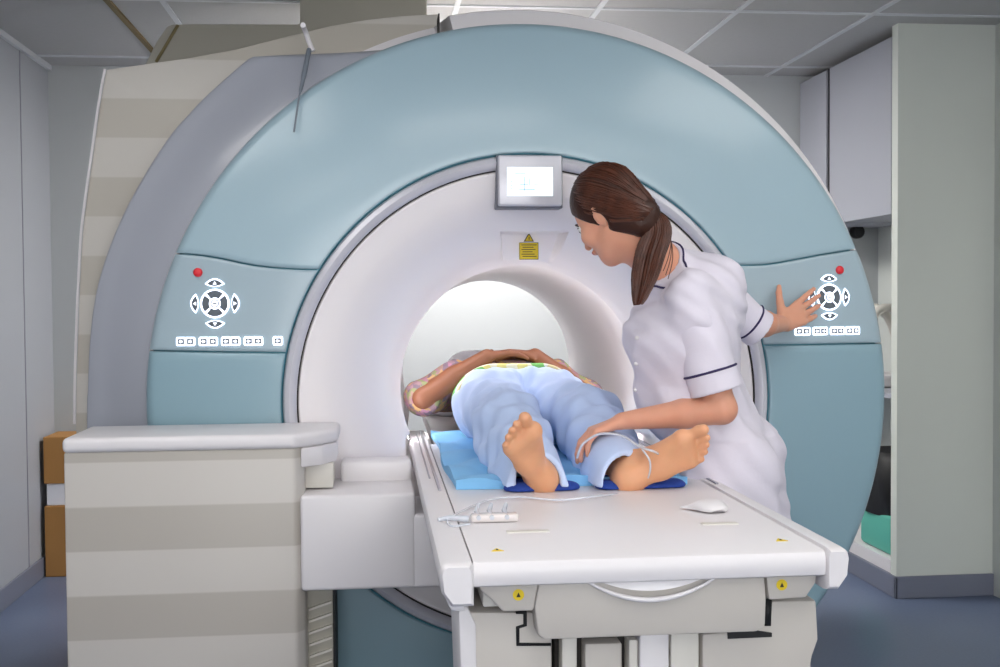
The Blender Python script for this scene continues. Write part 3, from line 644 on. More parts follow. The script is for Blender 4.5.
# ------------------------------------------------------------------ soft bodies: smooth-blended volumes turned into one surface
class Vol:
    def __init__(s, lo, hi, h):
        s.lo = np.array(lo, float); s.h = h; s.n = np.ceil((np.array(hi)-s.lo)/h).astype(int)+1
        s.d = np.full(s.n, 0.5, np.float32)
    def sub(s, lo, hi):
        a = np.clip(np.floor((lo-s.lo)/s.h).astype(int), 0, s.n); b = np.clip(np.ceil((hi-s.lo)/s.h).astype(int)+1, 0, s.n)
        if (b <= a).any(): return None, None
        ax = [(s.lo[k]+s.h*np.arange(a[k], b[k])).astype(np.float32) for k in range(3)]
        return tuple(slice(a[k], b[k]) for k in range(3)), np.meshgrid(*ax, indexing='ij', sparse=True)
    def mix(s, sl, d, k, op='add'):
        o = s.d[sl]
        if op == 'add':
            if k > 0:
                q = np.clip(.5+.5*(o-d)/k, 0, 1); s.d[sl] = o*(1-q)+d*q-k*q*(1-q)
            else: s.d[sl] = np.minimum(o, d)
        elif op == 'cut':
            q = np.clip(.5-.5*(o+d)/max(k, 1e-6), 0, 1) if k > 0 else None
            s.d[sl] = np.maximum(o, -d)
    def bone(s, a, b, ra, rb, k=.01, op='add', flat=None, fr=1.0):
        """tapered capsule; `flat` an axis along which it is thinner by fr"""
        a = np.array(a, float); b = np.array(b, float); m_ = max(ra, rb)*(1.3 if flat is not None else 1)+k+2*s.h
        sl, g = s.sub(np.minimum(a, b)-m_, np.maximum(a, b)+m_)
        if sl is None: return s
        ab = b-a; L = max(1e-9, ab@ab); p = [g[i]-a[i] for i in range(3)]
        t = np.clip((p[0]*ab[0]+p[1]*ab[1]+p[2]*ab[2])/L, 0, 1)
        q = [p[i]-t*ab[i] for i in range(3)]
        if flat is not None:
            f = np.array(flat, float); f /= np.linalg.norm(f); c = q[0]*f[0]+q[1]*f[1]+q[2]*f[2]
            q = [q[i]+c*f[i]*(1/fr-1) for i in range(3)]
        d = np.sqrt(q[0]**2+q[1]**2+q[2]**2)-(ra+(rb-ra)*t)
        s.mix(sl, d.astype(np.float32), k, op); return s
    def chain(s, pts, rs, k=.01, **kw):
        for i in range(len(pts)-1): s.bone(pts[i], pts[i+1], rs[i], rs[i+1], k, **kw)
        return s
    def ell(s, c, r, M=None, k=.01, op='add'):
        c = np.array(c, float); r = np.array(r, float); m_ = r.max()+k+2*s.h
        sl, g = s.sub(c-m_, c+m_)
        if sl is None: return s
        M = np.eye(3) if M is None else np.array(M)      # rows: local axes
        p = [g[i]-c[i] for i in range(3)]
        q = [(p[0]*M[j][0]+p[1]*M[j][1]+p[2]*M[j][2])/r[j] for j in range(3)]
        l = np.sqrt(q[0]**2+q[1]**2+q[2]**2); l2 = np.sqrt((q[0]/r[0])**2+(q[1]/r[1])**2+(q[2]/r[2])**2)+1e-6
        s.mix(sl, (l*(l-1)/l2).astype(np.float32), k, op); return s
    def half(s, p0, nrm, lo=None, hi=None):
        """keep only the side the normal does not point to, within an optional box"""
        lo = s.lo if lo is None else np.array(lo); hi = s.lo+s.h*s.n if hi is None else np.array(hi)
        sl, g = s.sub(lo, hi); n_ = np.array(nrm, float); n_ /= np.linalg.norm(n_)
        d = sum((g[i]-p0[i])*n_[i] for i in range(3)); s.d[sl] = np.maximum(s.d[sl], d.astype(np.float32)); return s
    def ripple(s, fn, lo=None, hi=None):
        lo = s.lo if lo is None else np.array(lo); hi = s.lo+s.h*s.n if hi is None else np.array(hi)
        sl, g = s.sub(lo, hi); s.d[sl] += fn(*g).astype(np.float32); return s
    def mesh(s):
        d = s.d; I = d < 0
        c = np.zeros(np.array(d.shape)-1, np.uint8)
        S = lambda A, i, j, k: A[i:A.shape[0]-1+i, j:A.shape[1]-1+j, k:A.shape[2]-1+k]
        for i in (0, 1):
            for j in (0, 1):
                for k in (0, 1): c += S(I, i, j, k)
        act = (c > 0) & (c < 8); idx = np.argwhere(act); vid = np.full(act.shape, -1, np.int32); vid[act] = np.arange(len(idx))
        acc = np.zeros((len(idx), 3)); cnt = np.zeros(len(idx))
        cor = [(i, j, k) for i in (0, 1) for j in (0, 1) for k in (0, 1)]
        val = {q: d[idx[:, 0]+q[0], idx[:, 1]+q[1], idx[:, 2]+q[2]].astype(float) for q in cor}
        for a in cor:
            for ax in range(3):
                if a[ax] == 0:
                    b = list(a); b[ax] = 1; b = tuple(b); va, vb = val[a], val[b]; m_ = (va < 0) != (vb < 0)
                    t = np.where(m_, va/np.where(m_, va-vb, 1), 0); pt = np.array(a, float)[None].repeat(len(idx), 0); pt[:, ax] = t
                    acc[m_] += pt[m_]; cnt[m_] += 1
        V = s.lo+(idx+acc/cnt[:, None])*s.h; F_ = []
        for ax in range(3):
            o1, o2 = [q for q in range(3) if q != ax]
            A0 = [slice(None)]*3; A1 = [slice(None)]*3; A0[ax] = slice(0, -1); A1[ax] = slice(1, None)
            cr = I[tuple(A0)] != I[tuple(A1)]; e = np.argwhere(cr)
            e = e[(e[:, o1] > 0) & (e[:, o2] > 0) & (e[:, o1] < d.shape[o1]-1) & (e[:, o2] < d.shape[o2]-1)]
            def g(a, b):
                q = e.copy(); q[:, o1] += a; q[:, o2] += b; return vid[q[:, 0], q[:, 1], q[:, 2]]
            quad = np.stack([g(-1, -1), g(0, -1), g(0, 0), g(-1, 0)], 1)
            ins = I[e[:, 0], e[:, 1], e[:, 2]]
            flip = ins if ax != 1 else ~ins
            quad = np.where(flip[:, None], quad, quad[:, ::-1]); F_.append(quad[(quad >= 0).all(1)])
        return V, np.concatenate(F_)
def vol_object(vol, name, material, parent=None, smooth_it=2, mats=None, pick=None):
    V, Fq = vol.mesh()
    for _ in range(smooth_it):                                   # light Laplacian pass
        acc = np.zeros_like(V); cnt = np.zeros(len(V))
        for a, b in ((0, 1), (1, 2), (2, 3), (3, 0)):
            np.add.at(acc, Fq[:, a], V[Fq[:, b]]); np.add.at(acc, Fq[:, b], V[Fq[:, a]]); np.add.at(cnt, Fq[:, a], 1); np.add.at(cnt, Fq[:, b], 1)
        V = V*.5+.5*acc/np.maximum(cnt, 1)[:, None]
    off = root_loc(parent); me = bpy.data.meshes.new(name)
    Vl = V-np.array(off)
    me.vertices.add(len(Vl)); me.vertices.foreach_set('co', Vl.astype(np.float32).ravel())
    me.loops.add(len(Fq)*4); me.loops.foreach_set('vertex_index', Fq.astype(np.int32).ravel())
    me.polygons.add(len(Fq)); me.polygons.foreach_set('loop_start', np.arange(0, len(Fq)*4, 4, dtype=np.int32))
    try: me.polygons.foreach_set('loop_total', np.full(len(Fq), 4, np.int32))
    except Exception: pass
    for mm in (mats or [material]): me.materials.append(mm)
    me.update(calc_edges=True); me.polygons.foreach_set('use_smooth', [True]*len(Fq))
    if pick is not None: me.polygons.foreach_set('material_index', pick(V[Fq].mean(1)).astype(np.int32))
    me.validate(); o = bpy.data.objects.new(name, me); C.objects.link(o); o.parent = parent
    return o
nrm = lambda v: np.array(v, float)/np.linalg.norm(v)
def hand(v, wrist, fwd, palm, thumb_side, curl=(.3, .3, .35, .4), spread=.10, thumb=(.6, .5), sc=1.0, bend0=0.15):
    """palm, four fingers and a thumb; thumb_side = direction across the palm towards the thumb"""
    f = nrm(fwd); n_ = nrm(np.array(palm)-f*(np.array(palm)@f)); t_ = np.cross(n_, f); t_ = t_ if t_@np.array(thumb_side) > 0 else -t_
    w_ = np.array(wrist, float)
    offs = (.028, .0095, -.009, -.026); ml = (.082, .084, .079, .072); fl = ((.040, .024, .020), (.044, .027, .021), (.041, .025, .020), (.032, .019, .018))
    for i in range(4):
        k0 = w_+f*ml[i]*sc+t_*offs[i]*sc
        v.bone(w_+t_*offs[i]*.55*sc+f*.012*sc, k0, .0125*sc, .0105*sc, .012)
        ang = bend0; p = k0; base = nrm(f+t_*spread*offs[i]/.028)
        for j, L in enumerate(fl[i]):
            ang += curl[i]*(.7, 1.0, .6)[j]; dr = base*math.cos(ang)+n_*math.sin(ang)
            q = p+dr*L*sc; r0 = (.0092, .0082, .0073)[j]*sc; r1 = (.0082, .0073, .0062)[j]*sc
            v.bone(p, q, r0, r1, .003); p = q
    b0 = w_+f*.018*sc+t_*.022*sc+n_*.006*sc; d1 = nrm(f*math.cos(thumb[0])+t_*math.sin(thumb[0])+n_*.25)
    b1 = b0+d1*.042*sc; v.bone(b0, b1, .0145*sc, .0105*sc, .012)
    d2 = nrm(d1+f*thumb[1]*.5+n_*.1); b2 = b1+d2*.032*sc; v.bone(b1, b2, .0105*sc, .009*sc, .004)
    d3 = nrm(d2+f*thumb[1]*.3-t_*.1); v.bone(b2, b2+d3*.024*sc, .009*sc, .007*sc, .004)
def foot(v, heel, u, sole, med, sc=1.0):
    u = nrm(u); s_ = nrm(np.array(sole)-u*(np.array(sole)@u)); l = np.cross(u, s_); l = l if l@np.array(med) > 0 else -l
    at = lambda a, b, c: np.array(heel)+(u*a+l*b+s_*c)*sc
    v.ell(at(0, 0, -.004), (.036*sc, .031*sc, .034*sc), (u, l, s_), .01)
    v.bone(at(.005, 0, -.004), at(.08, -.014, -.006), .030*sc, .026*sc, .02, flat=s_, fr=.8)
    v.bone(at(.08, -.014, -.006), at(.145, -.026, -.004), .026*sc, .023*sc, .02, flat=s_, fr=.8)
    v.bone(at(.07, .008, -.022), at(.160, .022, -.004), .024*sc, .026*sc, .02, flat=s_, fr=.85)
    v.bone(at(.15, -.025, -.003), at(.163, .024, -.002), .021*sc, .0235*sc, .012, flat=s_, fr=.85)
    v.bone(at(.03, 0, -.06), at(.13, .004, -.022), .033*sc, .022*sc, .03)
    v.bone(at(.0, 0, -.03), at(-.005, 0, -.11), .030*sc, .034*sc, .03)
    for (a, b, r, L) in ((.186, .026, .0145, .030), (.188, .003, .0095, .024), (.180, -.0125, .009, .022), (.170, -.027, .0085, .020), (.156, -.040, .0085, .017)):
        v.bone(at(a, b, -.004), at(a+L*.6, b*.98, -.002), r*.85*sc, r*.9*sc, .005)
        v.bone(at(a+L*.6, b*.98, -.002), at(a+L, b*.96, .003), r*.98*sc, r*.92*sc, .003)

# ------------------------------------------------------------------ things lying on the table
PADZ = TZ
def sheet(name, x0, x1, y0, y1, z0, m, seed, amp, label, cat, th=.008):
    rnd = random.Random(seed); ph = [rnd.uniform(0, 6) for _ in range(6)]
    top = []; nx, ny = 40, 60
    for i in range(nx+1):
        row = []
        for j in range(ny+1):
            u, v_ = i/nx, j/ny; x = x0+(x1-x0)*u+.006*math.sin(9*v_+ph[0]); y = y0+(y1-y0)*v_+.008*math.sin(8*u+ph[1])
            zz = z0+th+amp*(abs(math.sin(14*v_+2.2*math.sin(5*u+ph[2])+ph[3]))*.6+.4*abs(math.sin(9*u+7*v_+ph[4])))
            row.append((x, y, zz))
        top.append(row)
    bot = [[(x, y, z0+.0008) for x, y, z in r] for r in top]
    mb_ = MB().grid(top); mb_.grid([r[::-1] for r in bot])
    for e1, e2 in ((top[0], bot[0]), (top[-1], bot[-1]), ([r[0] for r in top], [r[0] for r in bot]), ([r[-1] for r in top], [r[-1] for r in bot])): mb_.grid([e1, e2])
    o_ = mb_.build(name, m, None, angle=80); tagp(o_, label, cat); return o_
sheet('disposable_sheet', .185, .77, 2.835, 3.95, TZ, MT['pad'], 3, .022, 'crumpled light blue sheet under the patient on the white table', 'sheet')
cush = MT['navy']
for (px_, w2, lab) in ((540, .092, 'deep blue heel pad under the left foot in the photo'), (641, .112, 'deep blue heel pad under the foot turned to the right')):
    c_ = P(px_, 488, Z=TZ); v = Vol((c_[0]-w2-.03, 2.72, TZ-.02), (c_[0]+w2+.03, 3.1, TZ+.06), .004)
    v.bone((c_[0]-w2+.03, 2.80, TZ+.006), (c_[0]+w2-.03, 2.805, TZ+.006), .034, .034, .01, flat=(0, 0, 1), fr=.45).bone((c_[0]-w2+.03, 2.87, TZ+.008), (c_[0]+w2-.03, 2.87, TZ+.008), .034, .034, .01, flat=(0, 0, 1), fr=.45)
    v.half((0, 0, TZ+.001), (0, 0, -1)); o_ = vol_object(v, 'heel_pad', cush); tagp(o_, lab, 'pad')

# ------------------------------------------------------------------ patient
pat = thing('person', (.45, 3.6, TZ), 'barefoot patient lying on the table in pale blue trousers, legs toward the camera', 'person')
v = Vol((.04, 2.60, TZ-.01), (.88, 5.02, TZ+.40), .0035)
hR = P(544, 482, Y=2.785); hL = P(629, 481, Y=2.78)
uR = (-.074, -.115, .135); uL = (.170, -.075, .108)
foot(v, hR, uR, (.10, -1, -.15), (.85, 0, .5), 1.07)
foot(v, hL, uL, (.05, -1, -.2), (-.5, 0, .86), 1.05)
ank = {}
for key, h_, u_, hipx, kx, kz in (('R', hR, uR, .365, .375, .115), ('L', hL, uL, .565, .61, .12)):
    a = np.array(h_)+np.array((0, .11, .012)); kn = np.array((kx, 3.27, TZ+kz)); hp = np.array((hipx, 3.68, TZ+.12)); ank[key] = (a, kn, hp)
    v.bone(np.array(h_)+(0, .03, .0), a, .033, .036, .03); v.bone(a, a*.6+kn*.4, .036, .055, .02); v.bone(a*.6+kn*.4, kn, .055, .058, .02); v.bone(kn, hp, .06, .085, .03)
v.bone((.39, 3.74, TZ+.12), (.52, 3.74, TZ+.12), .11, .11, .04, flat=(0, 0, 1), fr=.9)
v.chain([(.455, 3.8, TZ+.125), (.455, 4.0, TZ+.125), (.46, 4.3, TZ+.12)], [.155, .15, .165], .05, flat=(0, 0, 1), fr=.72)
v.bone((.30, 4.38, TZ+.12), (.62, 4.38, TZ+.12), .06, .06, .04)
v.bone((.46, 4.4, TZ+.11), (.46, 4.56, TZ+.13), .055, .05, .03)
v.ell((.46, 4.67, TZ+.15), (.075, .11, .095), None, .02); v.ell((.46, 4.62, TZ+.205), (.05, .075, .045), None, .02); v.bone((.46, 4.64, TZ+.245), (.46, 4.63, TZ+.262), .012, .010, .01)
# arms folded over the belly
for sx_, sh_, el, wr, fw, ts in ((-1, (.28, 4.36, TZ+.12), (.155, 3.97, TZ+.135), (.375, 3.93, TZ+.275), (1, .08, .18), (0, 1, .2)), (1, (.64, 4.36, TZ+.12), (.735, 3.99, TZ+.12), (.545, 3.96, TZ+.275), (-1, .06, .12), (0, 1, .2))):
    v.bone(sh_, el, .05, .042, .03); v.bone(el, np.array(el)*.5+np.array(wr)*.5, .041, .038, .015); v.bone(np.array(el)*.5+np.array(wr)*.5, wr, .038, .027, .015)
    hand(v, wr, fw, (0, .0, -1), ts, curl=(.18, .2, .22, .25), sc=1.0, bend0=.12)
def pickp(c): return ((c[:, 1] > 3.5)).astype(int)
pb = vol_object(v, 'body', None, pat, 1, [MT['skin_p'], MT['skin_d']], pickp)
# trousers
v = Vol((.10, 2.60, TZ-.01), (.88, 4.0, TZ+.32), .0042)
for key in 'RL':
    a, kn, hp = ank[key]; h_ = hR if key == 'R' else hL
    ce = np.array(h_)+np.array((-.015 if key == 'R' else -.015, .035, .008))
    df = nrm(ce-(a*.5+kn*.5))*(.075 if key == 'R' else .04); v.bone(ce+df, a*.5+kn*.5, .068 if key == 'R' else .07, .083, .02, flat=(0, 0, 1), fr=.92)
    v.bone(a*.5+kn*.5, kn, .083, .088, .02); v.bone(kn, hp, .088, .112, .04)
    # cloth lying slack on the table beside the ankle
    sgn = -1 if key == 'R' else -.6
    v.bone(ce+df+np.array((sgn*.040, .0, -.035)), kn+np.array((sgn*.05, -.03, -.06)), .040, .05, .05, flat=(0, 0, 1), fr=.7)
    v.bone(ce+df+np.array((-sgn*.035, .01, -.035)), kn+np.array((-sgn*.02, -.05, -.06)), .038, .04, .05, flat=(0, 0, 1), fr=.7)
v.bone((.385, 3.72, TZ+.13), (.53, 3.72, TZ+.13), .125, .125, .05, flat=(0, 0, 1), fr=.92)
v.bone((.38, 3.85, TZ+.13), (.54, 3.85, TZ+.13), .12, .12, .04, flat=(0, 0, 1), fr=.92)
def folds(x, y, z):
    r = np.sin(34*(y+.45*x)+6*np.sin(9*x+4*z))*.0040+np.sin(57*(y-.7*x)+3*np.sin(14*z+8*x))*.0042+np.sin(75*(x+.15*y)+4*np.sin(12*y))*.0030
    r = r-.011*np.exp(-((np.abs(x-.468-(.08*(3.6-y)*.9))-.0)/.014)**2)*0
    rad = np.exp(-((y-3.62)/.12)**2)*np.exp(-((x-.47)/.10)**2)*np.sin(70*(x-.47)+25*(y-3.6))*.006
    xm = .468+.03*(3.6-y); rad = rad+.020*np.exp(-((x-xm)/.012)**2)*(y > 3.0)*np.clip((3.74-y)/.08, 0, 1)+.010*np.exp(-((np.abs(x-.468)-.9*(y-3.62))/.016)**2)*(y > 3.62)*np.clip((3.74-y)/.06, 0, 1)
    return r*(y > 2.95)*1.0+rad
v.ripple(folds)
# open trouser ends
for key in 'RL':
    h_ = np.array(hR if key == 'R' else hL); ce = h_+np.array((-.015, .035, .008)); a, kn, hp = ank[key]
    dirv = nrm(ce-(a*.5+kn*.5))
    cutn = nrm((-.10, -1, .60)) if key == 'R' else nrm((.62, -1, .42))
    x0_, x1_ = (.10, .505) if key == 'R' else (.505, .86)
    v.half(h_+np.array((0, -.012 if key == 'R' else -.004, .0)), cutn, (x0_, 2.7, TZ-.01), (x1_, 3.3, TZ+.32))
    v.bone(ce+dirv*.16, ce-dirv*.14, .058, .048, 0, op='cut')
v.half((0, 0, TZ+.011), (0, 0, -1)); v.half((0, 3.90, 0), (0, 1, 0))
vol_object(v, 'trousers', MT['pants'], pat, 2)
# printed gown and its pale hem
def print_mat(name, cols, scale, rough=.8):
    M = mat(name, cols[0], rough, bump=.1, bscale=40); nt = M.node_tree; b = nt.nodes['Principled BSDF']
    tc = nt.nodes.new('ShaderNodeTexCoord'); vo = nt.nodes.new('ShaderNodeTexVoronoi'); vo.inputs['Scale'].default_value = scale
    nz = nt.nodes.new('ShaderNodeTexNoise'); nz.inputs['Scale'].default_value = scale*.6
    nt.links.new(tc.outputs['Object'], nz.inputs['Vector'])
    ad = nt.nodes.new('ShaderNodeVectorMath'); ad.operation = 'MULTIPLY_ADD'; nt.links.new(nz.outputs[1], ad.inputs[0]); ad.inputs[1].default_value = (.04, .04, .04); nt.links.new(tc.outputs['Object'], ad.inputs[2])
    nt.links.new(ad.outputs[0], vo.inputs['Vector']); sp = nt.nodes.new('ShaderNodeSeparateColor'); nt.links.new(vo.outputs['Color'], sp.inputs[0])
    rp = nt.nodes.new('ShaderNodeValToRGB'); rp.color_ramp.interpolation = 'CONSTANT'; nt.links.new(sp.outputs[0], rp.inputs[0])
    e = rp.color_ramp.elements; e[0].color = lin(cols[0])+(1,); e[1].position = 1/len(cols); e[1].color = lin(cols[1])+(1,)
    for i, c in enumerate(cols[2:]): q = e.new((i+2)/len(cols)); q.color = lin(c)+(1,)
    nt.links.new(rp.outputs[0], b.inputs['Base Color']); return M
gown = print_mat('printed_gown', [(150, 122, 112), (158, 112, 132), (128, 134, 92), (112, 96, 110), (176, 140, 92), (140, 112, 120)], 58)
hem = print_mat('pale_printed_hem', [(226, 222, 190), (224, 214, 130), (222, 222, 214), (120, 186, 100), (228, 224, 196), (214, 200, 150)], 26)
v = Vol((.04, 3.78, TZ-.01), (.86, 4.62, TZ+.36), .005)
v.chain([(.455, 3.96, TZ+.13), (.455, 4.15, TZ+.13), (.46, 4.35, TZ+.12)], [.172, .172, .185], .04, flat=(0, 0, 1), fr=.78)
for sh_, el, wr in (((.28, 4.36, TZ+.12), (.155, 3.97, TZ+.135), (.375, 3.93, TZ+.275)), ((.64, 4.36, TZ+.12), (.735, 3.99, TZ+.12), (.545, 3.96, TZ+.275))):
    v.bone(sh_, el, .070, .056, .03)
    m_ = np.array(el)*.45+np.array(wr)*.55+np.array((0, .05, .012)); v.bone(np.array(el)+(0, .04, 0), m_, .060, .042, .03)
v.ripple(lambda x, y, z: np.sin(45*(x+.5*y)+5*np.sin(11*y+7*z))*.004)
v.half((0, 0, TZ+.011), (0, 0, -1)); v.half((0, 3.945, 0), nrm((0, -1, 0)))
vol_object(v, 'gown', gown, pat, 2)
v = Vol((.2, 3.74, TZ-.01), (.72, 3.98, TZ+.32), .0045)
v.bone((.385, 3.78, TZ+.13), (.535, 3.78, TZ+.13), .134, .134, .03, flat=(0, 0, 1), fr=.97); v.bone((.385, 3.94, TZ+.125), (.535, 3.94, TZ+.125), .132, .132, .03, flat=(0, 0, 1), fr=.95)
v.half((0, 0, TZ+.011), (0, 0, -1)); v.half((0, 3.76, 0), nrm((0, -1, 0))); v.half((0, 3.96, 0), (0, 1, 0))
vol_object(v, 'gown_hem', hem, pat, 2)
v = Vol((.36, 4.55, TZ+.04), (.56, 4.82, TZ+.3), .004); v.ell((.46, 4.69, TZ+.165), (.084, .115, .095), None, .01); v.half((.46, 4.635, TZ+.20), nrm((0, -1, .55)))
vol_object(v, 'hair', MT['hair'], pat, 1)
v = Vol((.2, 4.42, TZ-.01), (.74, 5.02, TZ+.27), .006)
v.bone((.30, 4.72, TZ+.035), (.62, 4.72, TZ+.035), .11, .11, .03, flat=(0, 0, 1), fr=.45).bone((.29, 4.66, TZ+.06), (.34, 4.66, TZ+.12), .06, .05, .03).bone((.63, 4.66, TZ+.06), (.58, 4.66, TZ+.12), .06, .05, .03).bone((.38, 4.8, TZ+.15), (.56, 4.8, TZ+.15), .11, .11, .03)
v.ell((.46, 4.69, TZ+.16), (.09, .12, .1), None, 0, op='cut'); v.half((0, 0, TZ+.001), (0, 0, -1))
o_ = vol_object(v, 'pillow', MT['paper'], None, 2); tagp(o_, 'white pillow cradling the patient head inside the bore', 'pillow')

# ------------------------------------------------------------------ nurse
nur = thing('person', (.97, 3.02, 0), 'nurse with a brown ponytail and white tunic leaning over the table beside the patient', 'person')
Fh = nrm((-.72, .69, 0)); Lh = np.cross((0, 0, 1), Fh); pt_ = math.radians(36)
Fl = Fh*math.cos(pt_)-np.array((0, 0, 1))*math.sin(pt_); Ul = np.cross(Fl, Lh)*1.0
if Ul[2] < 0: Ul = -Ul
rl = math.radians(-6); Lr = Lh*math.cos(rl)+Ul*math.sin(rl); Ur = Ul*math.cos(rl)-Lh*math.sin(rl)
HC = P(607, 212, Y=2.94); HM = (Lr, Fl, Ur)
H = lambda x, y, z: HC+Lr*x+Fl*y+Ur*z
NK = np.array(P(664, 270, Y=2.97))
shL = np.array(P(688, 293, Y=2.87)); shR = np.array(P(714, 294, Y=3.13))
elL = np.array(P(722, 409, Y=2.84)); wrL = np.array(P(622, 421, Y=2.92))
elR = shR*.18+np.array(P(760, 330, Y=3.15))*.82; wrR = np.array(P(783, 324, Y=3.30))
hip = np.array((.965, 3.03, .92)); chest = np.array((.825, 3.0, 1.27)); waist = np.array((.865, 3.02, 1.08))
rv = nrm((.45, .89, 0)); fv = nrm((-.89, .45, 0))
v = Vol((.48, 2.62, .0), (1.36, 3.47, 1.75), .0035)
v.ell(H(0, -.012, .028), (.070, .090, .082), HM, .01); v.ell(H(0, .036, -.035), (.053, .052, .075), HM, .03)
v.bone(H(-.03, .02, -.075), H(0, .062, -.098), .022, .018, .03); v.bone(H(.03, .02, -.075), H(0, .062, -.098), .022, .018, .03)
v.bone(H(.05, .0, -.055), H(.02, .055, -.09), .018, .016, .02); v.bone(H(-.05, .0, -.055), H(-.02, .055, -.09), .018, .016, .02)
v.bone(H(0, .083, -.004), H(0, .100, -.036), .006, .0105, .008); v.ell(H(0, .088, -.062), (.021, .010, .009), HM, .006)
for sx_ in (-1, 1):
    v.ell(H(sx_*.071, -.008, -.018), (.007, .017, .029), HM, .004); v.bone(H(sx_*.073, -.020, -.000), H(sx_*.077, -.006, .008), .004, .004, .004); v.bone(H(sx_*.077, -.024, -.004), H(sx_*.074, -.014, -.04), .004, .004, .004)
    v.ell(H(sx_*.031, .086, .002), (.015, .010, .009), HM, .004, op='cut'); v.ell(H(sx_*.036, .066, -.03), (.02, .02, .02), HM, .02)
v.bone(H(0, -.03, -.05), NK, .054, .056, .03); v.bone(H(0, .0, -.08), NK, .038, .05, .03)
v.bone(NK, (shL+shR)/2+np.array((0, 0, -.03)), .052, .06, .04)
for sh_ in (shL, shR): v.bone((shL+shR)/2+np.array((0, 0, -.02)), sh_+np.array((0, 0, -.015)), .055, .042, .04)
v.bone((shL+shR)/2, chest, .10, .12, .05); v.bone(chest-rv*.05, waist-rv*.04, .10, .09, .05); v.bone(chest+rv*.05, waist+rv*.04, .10, .09, .05)
v.bone(waist-rv*.04, hip-rv*.06, .09, .105, .05); v.bone(waist+rv*.04, hip+rv*.06, .09, .105, .05)
def arm(sh_, el, wr, ru=.046, rm=.041):
    v.bone(sh_, el, ru, .037, .02); mid = el*.62+wr*.38; v.bone(el, mid, .038, .037, .012); v.bone(mid, wr, .037, .0225, .012, flat=None)
arm(shL, elL, wrL); arm(shR, elR, wrR)
hand(v, wrL, (np.array(P(583, 435, Y=2.93))-wrL), (-.25, .05, -1), (.1, 1, .1), curl=(.42, .45, .45, .48), bend0=.2, sc=1.0, thumb=(.5, .5))
hand(v, wrR, (np.array(P(810, 307, Y=3.352))-wrR), (.12, 1, .0), (-.25, .0, 1), curl=(.02, .05, .10, .18), spread=.12, bend0=.0, thumb=(.95, .35), sc=1.06)
for sg in (-1, 1):
    hp = hip+rv*.085*sg; kn = np.array((hp[0]-.005, hp[1], .48)); an = np.array((hp[0]+.02, hp[1], .09)); v.bone(hp, kn, .085, .055, .03); v.bone(kn, an, .055, .035, .02)
vol_object(v, 'body', MT['skin_n'], nur, 1)
# tunic
TU = Vol((.52, 2.66, .5), (1.30, 3.40, 1.60), .0045); v = TU
mid = (shL+shR)/2
v.bone(mid+np.array((0, 0, -.02)), chest, .12, .135, .05)
for sg, sh_ in ((-1, shL), (1, shR)):
    v.bone(mid, sh_+np.array((0, 0, -.012)), .085, .058, .04)
    v.bone(mid+rv*.06*sg+np.array((0, 0, -.06)), chest+rv*.055*sg, .095, .116, .05)
    v.bone(chest+rv*.055*sg, waist+rv*.05*sg, .116, .108, .05); v.bone(waist+rv*.05*sg, hip+rv*.065*sg, .108, .112, .05)
    v.bone(hip+rv*.065*sg, np.array((hip[0]+.01, hip[1], .60))+rv*.075*sg, .112, .142, .05)
v.bone(chest+fv*.055-rv*.075, chest+fv*.05-rv*.075, .062, .062, .05); v.bone(chest+fv*.055+rv*.075, chest+fv*.05+rv*.075, .062, .062, .05)
v.bone(NK+np.array((.012, 0, -.02)), mid, .072, .10, .04)
v.bone(chest+fv*.075-rv*.03, waist+fv*.085-rv*.03, .085, .075, .05); v.bone(chest+fv*.075+rv*.05, waist+fv*.085+rv*.05, .085, .075, .05)
v.bone(shL, shL+nrm(elL-shL)*.06, .062, .064, .03); v.bone(shR, shR+nrm(elR-shR)*.04, .058, .058, .03)
def tf(x, y, z):
    q = np.sin(24*x+9*z+5*np.sin(7*z+4*y))*.0045+np.sin(50*(z+.6*x)+4*np.sin(18*y+5*x))*.0035*(z > 1.0)
    q = q+np.sin(85*(z+.9*x-.3*y)+5*np.sin(9*z))*.0018
    dr = np.sin(36*(y*.7+x*.3)+3*z)*.008*np.clip((1.1-z)*3, 0, 1)
    return q+dr
v.ripple(tf)
v.half((0, 0, .58), (0, 0, -1))
nd = nrm(H(0, -.035, -.12)-NK); v.bone(NK-nd*.02, NK+nd*.035, .076, .066, .03); v.half(NK+nd*.040, nd, NK-.11, NK+np.array((.11, .11, .12)))
v.bone(H(0, -.02, -.1), NK+nd*.02, .062, .058, 0, op='cut')
tun = vol_object(v, 'tunic', MT['tunic'], nur, 2); tagp(tun, 'white short-sleeved tunic with navy piping')
def sleeve(sh_, ce, rA, rB, seed, label):
    axs = nrm(ce-sh_); S = Vol(np.minimum(sh_, ce)-.13, np.maximum(sh_, ce)+.14, .0035)
    S.bone(sh_+axs*.02, ce+axs*.06, rA, rB, .0)
    S.ripple(lambda x, y, z: np.clip(-((x-ce[0])*axs[0]+(y-ce[1])*axs[1]+(z-ce[2])*axs[2])/.12, 0, 1)*(np.sin(60*(z+.7*x)+4*np.sin(20*y+9*x)+seed)*.0030+np.sin(31*(x-.8*z)+3*np.sin(9*z)+seed)*.0035))
    S.half(ce, axs); S.bone(ce-axs*.03, ce+axs*.12, rB-.011, rB-.008, 0, op='cut')
    # small notch in the back of the cuff
    r_ = vol_object(S, 'sleeve', MT['tunic'], tun, 2); return S
